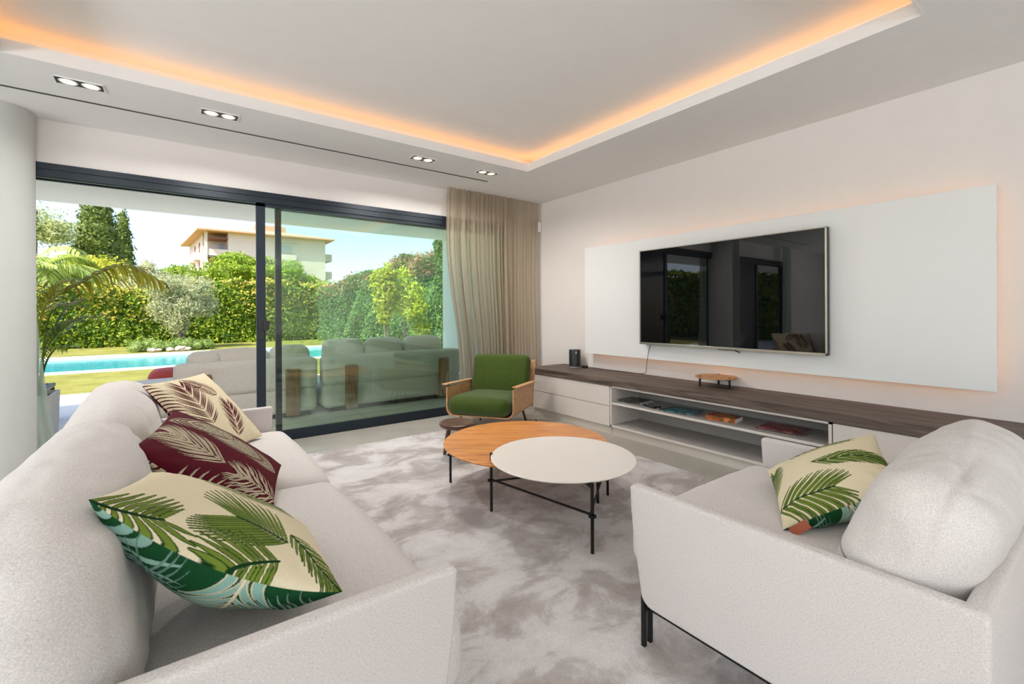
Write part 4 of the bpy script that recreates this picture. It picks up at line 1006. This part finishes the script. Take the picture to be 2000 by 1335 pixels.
# umbrella pines
t = thing('pine_tree', 'broad bright green umbrella pine in front of the apartment building', 'tree', (3.3, 34, -.1))
pe = clump((0.0, 0, 3.75), (2.6, 2.0, 1.35), 16, .30, 3) + clump((2.2, .4, 3.9), (2.2, 1.8, 1.35), 12, .32, 4)
foliage('foliage', pe, 26000, .20, MT['pine'], t, 7, .35, .9, True, .3); trunk(t, [(0.3, 0, 0), (.5, 0, 1.5), (.2, 0, 3)], .22)
t = thing('pine_tree', 'lower pine crown at the left of the umbrella pine', 'tree', (.55, 33, -.1))
foliage('foliage', clump((0, 0, 3.25), (1.5, 1.4, 1.15), 10, .34, 5), 9000, .18, MT['pine'], t, 8, .35, .9); trunk(t, [(0, 0, 0), (0, 0, 2.6)], .16)
t = thing('pine_tree', 'small pine crown at the right foot of the apartment building', 'tree', (7.9, 34.5, -.1))
foliage('foliage', clump((0, 0, 2.75), (1.7, 1.4, 1.25), 10, .34, 9), 9000, .18, MT['pine'], t, 9, .35, .9); trunk(t, [(0, 0, 0), (0, 0, 2.2)], .16)
# olive
t = thing('olive_tree', 'silvery olive tree standing beyond the pool', 'tree', (.35, 19.6, -.02))
oe = clump((0.05, 0, 1.90), (1.15, .9, .88), 16, .36, 21) + [(-.55, 0, 1.35, .45, .4, .45), (.65, 0, 1.45, .42, .4, .38), (-.15, -.3, .95, .42, .4, .5)]
foliage('foliage', oe, 19000, .10, MT['olive'], t, 10, .28, 1.0, False, .9, .3)
trunk(t, [(0, 0, 0), (-.05, 0, .5), (.1, 0, 1.0), (.05, 0, 1.6)], [.14, .11, .09, .05]); trunk(t, [(0, 0, .55), (-.3, .1, 1.1), (-.5, .1, 1.6)], [.08, .06, .03], 'branch')
# lime tree pair
t = thing('young_tree', 'bright lime-yellow young tree beside the terrace pillar', 'tree', (5.35, 12.3, -.02))
foliage('foliage', clump((.10, 0, 1.45), (.52, .5, .62), 10, .4, 31) + [(.0, 0, 2.2, .22, .2, .35), (.5, 0, .75, .3, .3, .3)], 5200, .13, MT['yellow'], t, 12, .4, .8, False, .9, .3)
trunk(t, [(0, 0, 0), (0, 0, .8), (.1, 0, 1.6)], [.05, .035, .02])
t = thing('young_tree', 'slender pale yellow tree left of the lime one, in front of the hedge', 'tree', (4.72, 12.2, -.02))
foliage('foliage', [(0, 0, 1.75, .30, .3, .62), (.1, 0, 2.25, .22, .2, .3), (-.18, 0, 2.1, .2, .2, .3), (0, 0, 1.2, .22, .2, .35)], 3000, .13, MT['yshrub'], t, 13, .4, .8, False, .9, .3)
trunk(t, [(0, 0, 0), (.02, 0, .8), (0, 0, 1.6)], [.045, .03, .02]); trunk(t, [(.06, 0, 0), (.12, 0, .9)], [.03, .02], 'branch')
t = thing('climbing_plant', 'slender dark green climbing plant rising at the terrace wall edge', 'plant', (5.45, 10.3, -.02))
foliage('foliage', [(0, 0, .6 + i * .45, .16, .16, .35) for i in range(6)], 4200, .09, MT['hedge2'], t, 14, .5, .8); trunk(t, [(0, 0, 0), (0, 0, 2.9)], .03)
# left background planting
def frond(mb_v, mb_f, base, d, L, droop, nl, ll, width, rng, hang=.6, up=Vector((0, 0, 1))):
    """rachis as a thin strip plus leaflets; returns rachis points"""
    d = Vector(d).normalized(); p = Vector(base); pts = []; n = 22
    for i in range(n + 1):
        pts.append(p.copy()); p = p + d * (L / n); d = (d + Vector((0, 0, -droop / n))).normalized()
    add_frond(mb_v, mb_f, pts, nl, ll, width, rng, hang); return pts
def add_frond(V, F_, pts, nl, ll, width, rng, hang=.6, s0=.12):
    n = len(pts) - 1
    for i in range(nl):
        s = s0 + (1 - s0) * i / nl; k_ = s * n; j = min(int(k_), n - 1); p = pts[j].lerp(pts[j + 1], k_ - j); t_ = (pts[j + 1] - pts[j]).normalized()
        side = t_.cross(Vector((0, 0, 1)));
        if side.length < .05: side = Vector((1, 0, 0))
        side.normalize()
        for sg in (-1, 1):
            L = ll * math.sin(PI * (.18 + .74 * s)) ** .7 * rng.uniform(.8, 1.15)
            d = (side * sg * .75 + t_ * .75 + Vector((0, 0, .10 + rng.uniform(-.12, .12)))).normalized(); q = p.copy(); k0 = len(V); m_ = 6
            for a in range(m_ + 1):
                f = a / m_; w_ = width * (math.sin(PI * (.12 + .86 * f)) ** .8) * .5; wv = d.cross(Vector((0, 0, 1)))
                wv = wv.normalized() if wv.length > .02 else t_
                V.append(tuple(q - wv * w_)); V.append(tuple(q + wv * w_)); q = q + d * (L / m_); d = (d + Vector((0, 0, -hang / m_ * (1 + f)))).normalized()
            for a in range(m_): F_.append((k0 + 2 * a, k0 + 2 * a + 1, k0 + 2 * a + 3, k0 + 2 * a + 2))
def feather_palm(label, x, y, h, L, n, seed):
    rng = np.random.default_rng(seed); t = thing('palm_tree', label, 'palm tree', (x, y, -.1)); V = []; F_ = []
    for i in range(n):
        a = 2 * PI * i / n + rng.uniform(-.2, .2); el = rng.uniform(.1, 1.5)
        frond(V, F_, (0, 0, h), (math.cos(a), math.sin(a), el), L * rng.uniform(.8, 1.1), 1.7, 34, L * .30, .05, rng, 1.4)
    link_mesh('fronds', np.array(V), np.array(F_), MT['feather'], t, False); trunk(t, [(0, 0, 0), (0, 0, h)], [.2, .12])
feather_palm('big arching feather palm beyond the hedge at the far left', -4.1, 25.5, 3.0, 2.6, 26, 3)
feather_palm('second feather palm nearer the cypress, arching over the hedge', -2.9, 26.5, 2.4, 2.3, 24, 4)
feather_palm('lower feather palm fronds above the left part of the hedge', -5.4, 24.6, 2.3, 2.4, 22, 5)
t = thing('light_tree', 'pale green airy tree at the upper left beside the column', 'tree', (-6.2, 36, -.1))
foliage('foliage', clump((0, 0, 6.3), (2.2, 1.6, 1.7), 16, .3, 41), 7000, .20, MT['light'], t, 15, .4, .9, False, .8, .3); trunk(t, [(0, 0, 0), (.2, 0, 5), (.3, 0, 7)], [.2, .12, .04])
t = thing('yellow_shrub', 'tall yellow-green shrub below the cypress', 'shrub', (-2.3, 27.5, -.1))
foliage('foliage', clump((0, 0, 2.75), (1.7, 1.1, 1.45), 12, .35, 43), 9000, .15, MT['yshrub'], t, 16, .45, .8)
t = thing('yellow_shrub', 'wide yellow-green shrub behind the left hedge', 'shrub', (-5.3, 23.9, -.1))
foliage('foliage', clump((0, 0, 1.95), (2.6, .8, .75), 10, .35, 45), 9000, .13, MT['yshrub'], t, 17, .45, .8)
t = thing('light_tree', 'soft grey-green bush between cypress and olive tree', 'tree', (-.9, 25.5, -.1))
foliage('foliage', clump((0, 0, 2.55), (1.0, .9, 1.15), 10, .35, 47), 7000, .13, MT['olive'], t, 18, .3, .9)
# planted bed with stones
t = thing('groundcover', 'low green groundcover bed at the foot of the olive tree', 'plant', (0, 18.75, -.02))
o = foliage('foliage', [(-.85 + i * .26, .1 * math.sin(i * 2.), .12, .24, .35, .24 + .05 * math.sin(i * 1.7)) for i in range(8)], 7000, .10, MT['herb'], t, 19, .22, 1.1, True, .4)
for i, (x, s_) in enumerate(((-.42, .8), (-.25, .55), (.05, .75), (.32, 1.15), (.5, .6))):
    bm = bmesh.new(); bmesh.ops.create_icosphere(bm, subdivisions=3, radius=.11 * s_)
    for v in bm.verts: v.co = v.co * (1 + .35 * noise.noise(v.co * 14 + Vector((i * 3, 0, 0)))); v.co.x *= 1.35; v.co.z *= .8
    me = bpy.data.meshes.new('garden_stone'); bm.to_mesh(me); bm.free(); me.materials.append(MT['stone'])
    o = bpy.data.objects.new('garden_stone', me); COL.objects.link(o); o.location = (x - .05, 18.18 + .05 * (i % 2), .05)
    tag(o, ['pale stone at the left end of the bed edge', 'small stone second from the left on the bed edge', 'middle stone on the edge of the planted bed', 'largest pale stone edging the planted bed', 'small stone at the right end of the bed edge'][i], 'stone', 'stones edging the planted bed')

# potted palm
t = thing('potted_palm', 'arching yellow-green palm growing in the square planter', 'plant', (-1.03, 5.80, .44))
org = Vector(t.location)
def px_frond(name, pix, Y0, Y1, nl, ll, width, seed, mat, hang=1.1, s0=.12, rr=.010):
    rng = np.random.default_rng(seed); P = []
    for i, (x, y) in enumerate(pix): P.append(at_Y(x, y, Y0 + (Y1 - Y0) * i / (len(pix) - 1)))
    Q = []
    for i in range(len(P) - 1):
        p0, p1, p2, p3 = P[max(i - 1, 0)], P[i], P[i + 1], P[min(i + 2, len(P) - 1)]
        for k_ in range(5):
            s = k_ / 5; Q.append(0.5 * ((2 * p1) + (p2 - p0) * s + (2 * p0 - 5 * p1 + 4 * p2 - p3) * s * s + (3 * p1 - p0 - 3 * p2 + p3) * s ** 3) - org)
    Q.append(P[-1] - org); V = []; F_ = []; add_frond(V, F_, Q, nl, ll, width, rng, hang, s0)
    m = MB(); m.v = V; m.f = F_; m.mi = [0] * len(F_); m.cur = 0; m.tube(Q, [rr * (1 - .8 * i / len(Q)) for i in range(len(Q))], 6)
    return m.build(name, mat, t)
px_frond('frond', [(66, 775), (70, 700), (82, 610), (110, 577), (150, 557), (186, 538), (217, 524), (245, 519), (270, 526), (312, 548)], 5.8, 5.5, 34, .46, .024, 1, MT['palm'], 1.9, .38)
px_frond('frond', [(76, 772), (84, 700), (104, 660), (130, 635), (158, 622), (188, 616)], 5.8, 5.6, 30, .26, .014, 2, MT['palmg'], .7, .35)
px_frond('frond', [(78, 772), (84, 690), (105, 640), (130, 600), (152, 585)], 5.85, 5.9, 24, .24, .014, 3, MT['palmg'], .8, .4)
px_frond('frond', [(72, 772), (76, 650), (88, 600), (110, 560), (140, 545)], 5.9, 6.1, 24, .28, .016, 4, MT['palm'], 1.2, .45)
px_frond('frond', [(78, 772), (86, 720), (100, 690), (118, 676), (135, 676)], 5.75, 5.5, 20, .22, .013, 5, MT['palmg'], 1.2, .3)
px_frond('frond', [(60, 772), (52, 680), (30, 600), (0, 560), (-40, 560)], 5.8, 5.7, 26, .3, .02, 6, MT['palm'], 1.2, .4)
px_frond('frond', [(64, 772), (66, 650), (58, 560), (40, 480), (10, 440)], 5.9, 6.2, 26, .3, .02, 7, MT['palm'], 1.0, .45)
px_frond('frond', [(62, 772), (56, 700), (36, 660), (12, 650)], 5.8, 5.6, 20, .26, .02, 8, MT['palmg'], 1.0, .4)
px_frond('frond', [(80, 772), (90, 640), (112, 600), (150, 590)], 6.0, 6.4, 20, .26, .016, 9, MT['palmg'], 1.0, .4)
t = thing('planter', 'tall square off-white planter holding the palm', 'planter', (-1.04, 5.80, 0))
m = MB(); s_ = .205
m.ring_sweep([[(-s_ * k_, -s_ * k_, z_), (s_ * k_, -s_ * k_, z_), (s_ * k_, s_ * k_, z_), (-s_ * k_, s_ * k_, z_)] for k_, z_ in ((.93, 0), (1, .49), (.92, .49), (.9, .45))]); m.build('pot', MT['planter'], t)
MB().box(-.18, .18, -.18, .18, .43, .452).build('soil', MT['soil'], t)

# ================================================================== APARTMENT BUILDING
MT['bwall'] = plain('cream_render', (.62, .53, .47), .9, var=.03, scale=.5)
MT['broof'] = plain('terracotta_tiles', (.60, .35, .22), .9, var=.15, scale=3)
MT['bshut'] = plain('grey_shutter', (.42, .43, .43), .6, var=.03)
MT['bdark'] = plain('brown_soffit', (.26, .11, .07), .8, var=.1)
MT['bpane'] = plain('window_glass_far', (.25, .33, .38), .15, var=.1)
t = thing('apartment_building', 'cream apartment building with terracotta roof and balconies beyond the trees', 'building', (4.5, 85, 0))
EZ = 13.9
def prism(mb, poly, z0, z1):
    n = len(poly); mb.add([(x, y, z0) for x, y in poly] + [(x, y, z1) for x, y in poly], [tuple(range(n))[::-1], tuple(range(n, 2 * n))] + [(i, (i + 1) % n, n + (i + 1) % n, n + i) for i in range(n)]); return mb
prism(MB(), [(2.9, 0), (17.6, 0), (17.6, 21), (-1.55, 21), (-.3, 4.0), (2.9, 4.0)], 0, EZ).build('main_block', MT['bwall'], t)
ev = [(-1.2, -1.3), (18.9, -1.3), (18.9, 22.3), (-3.0, 22.3)]
m = MB(); zr = EZ + 2.4; k0 = [(x, y, EZ) for x, y in ev] + [(x, y, EZ + .22) for x, y in ev] + [(6.5, 9.5, zr), (11.5, 9.5, zr)]
m.add(k0, [(3, 2, 1, 0), (0, 1, 5, 4), (1, 2, 6, 5), (2, 3, 7, 6), (3, 0, 4, 7), (4, 5, 9, 8), (5, 6, 9), (6, 7, 8, 9), (7, 4, 8)]); m.build('roof', MT['broof'], t)
MB().box(7.5, 12.5, 7, 11, EZ + 1.2, EZ + 2.9).build('roof_house', MT['broof'], t)
for i, fz in enumerate((EZ - 3.0, EZ - 6.2, EZ - 9.4)):
    m = MB(); m.box(-.1, 2.9, .1, .25, fz - .9, fz + .3); m.box(-.1, .05, .1, 4.0, fz - .9, fz + .3); m.box(-.1, 2.9, .1, 4.0, fz - .95, fz - .75); m.build('balcony', MT['bwall'], t)
    MB().box(.0, 2.9, .25, 4.0, fz + 2.02, fz + 2.1).build('balcony_ceiling', MT['bdark'], t)
    MB().box(1.9, 2.5, 3.9, 3.99, fz - .5, fz + 1.6).build('balcony_window', MT['bpane'], t)
    MB().box(2.80, 2.95, 1.0, 2.2, fz - .4, fz + 1.5).build('balcony_door', MT['bpane'], t)
    for j, yy in enumerate((7.0, 12.5)):
        xx = -.3 - 1.25 * (yy - 4) / 17
        MB().box(xx - .12, xx + .1, yy, yy + 3.6, fz + .35, fz + 2.0).build('loggia', MT['bdark'], t)
        MB().box(xx - .8, xx, yy - .3, yy + 3.9, fz - .9, fz + .3).build('side_balcony', MT['bwall'], t)
    MB().box(17.6, 19.4, 2.5, 9, fz - .35, fz + .95).build('end_balcony', MT['bwall'], t)
MB().box(-.25, .15, .0, .4, 0, EZ).build('balcony_pillar', MT['bwall'], t)
for i in range(3):
    zz = EZ - 2.6 - i * 3.2
    m = MB().box(9.9, 12.4, -.08, .02, zz - .1, zz + 1.5); f = m.build('shutter_window', MT['bwall'], t); MB().box(10.1, 12.2, -.12, -.06, zz, zz + 1.4).build('shutter', MT['bshut'], f)
    m = MB().box(6.9, 7.9, -.06, .02, zz - .1, zz + 1.5); f = m.build('small_window', MT['bwall'], t); MB().box(7.0, 7.8, -.1, -.04, zz, zz + 1.4).build('pane', MT['bpane'], f)
MB().box(9.6, 12.9, -.25, 0, EZ - .9, EZ - .75).build('lintel', MT['bwall'], t)
MB().box(9.7, 12.8, -.35, 0, EZ - 4.5, EZ - 2.9).build('parapet_band', MT['bwall'], t)
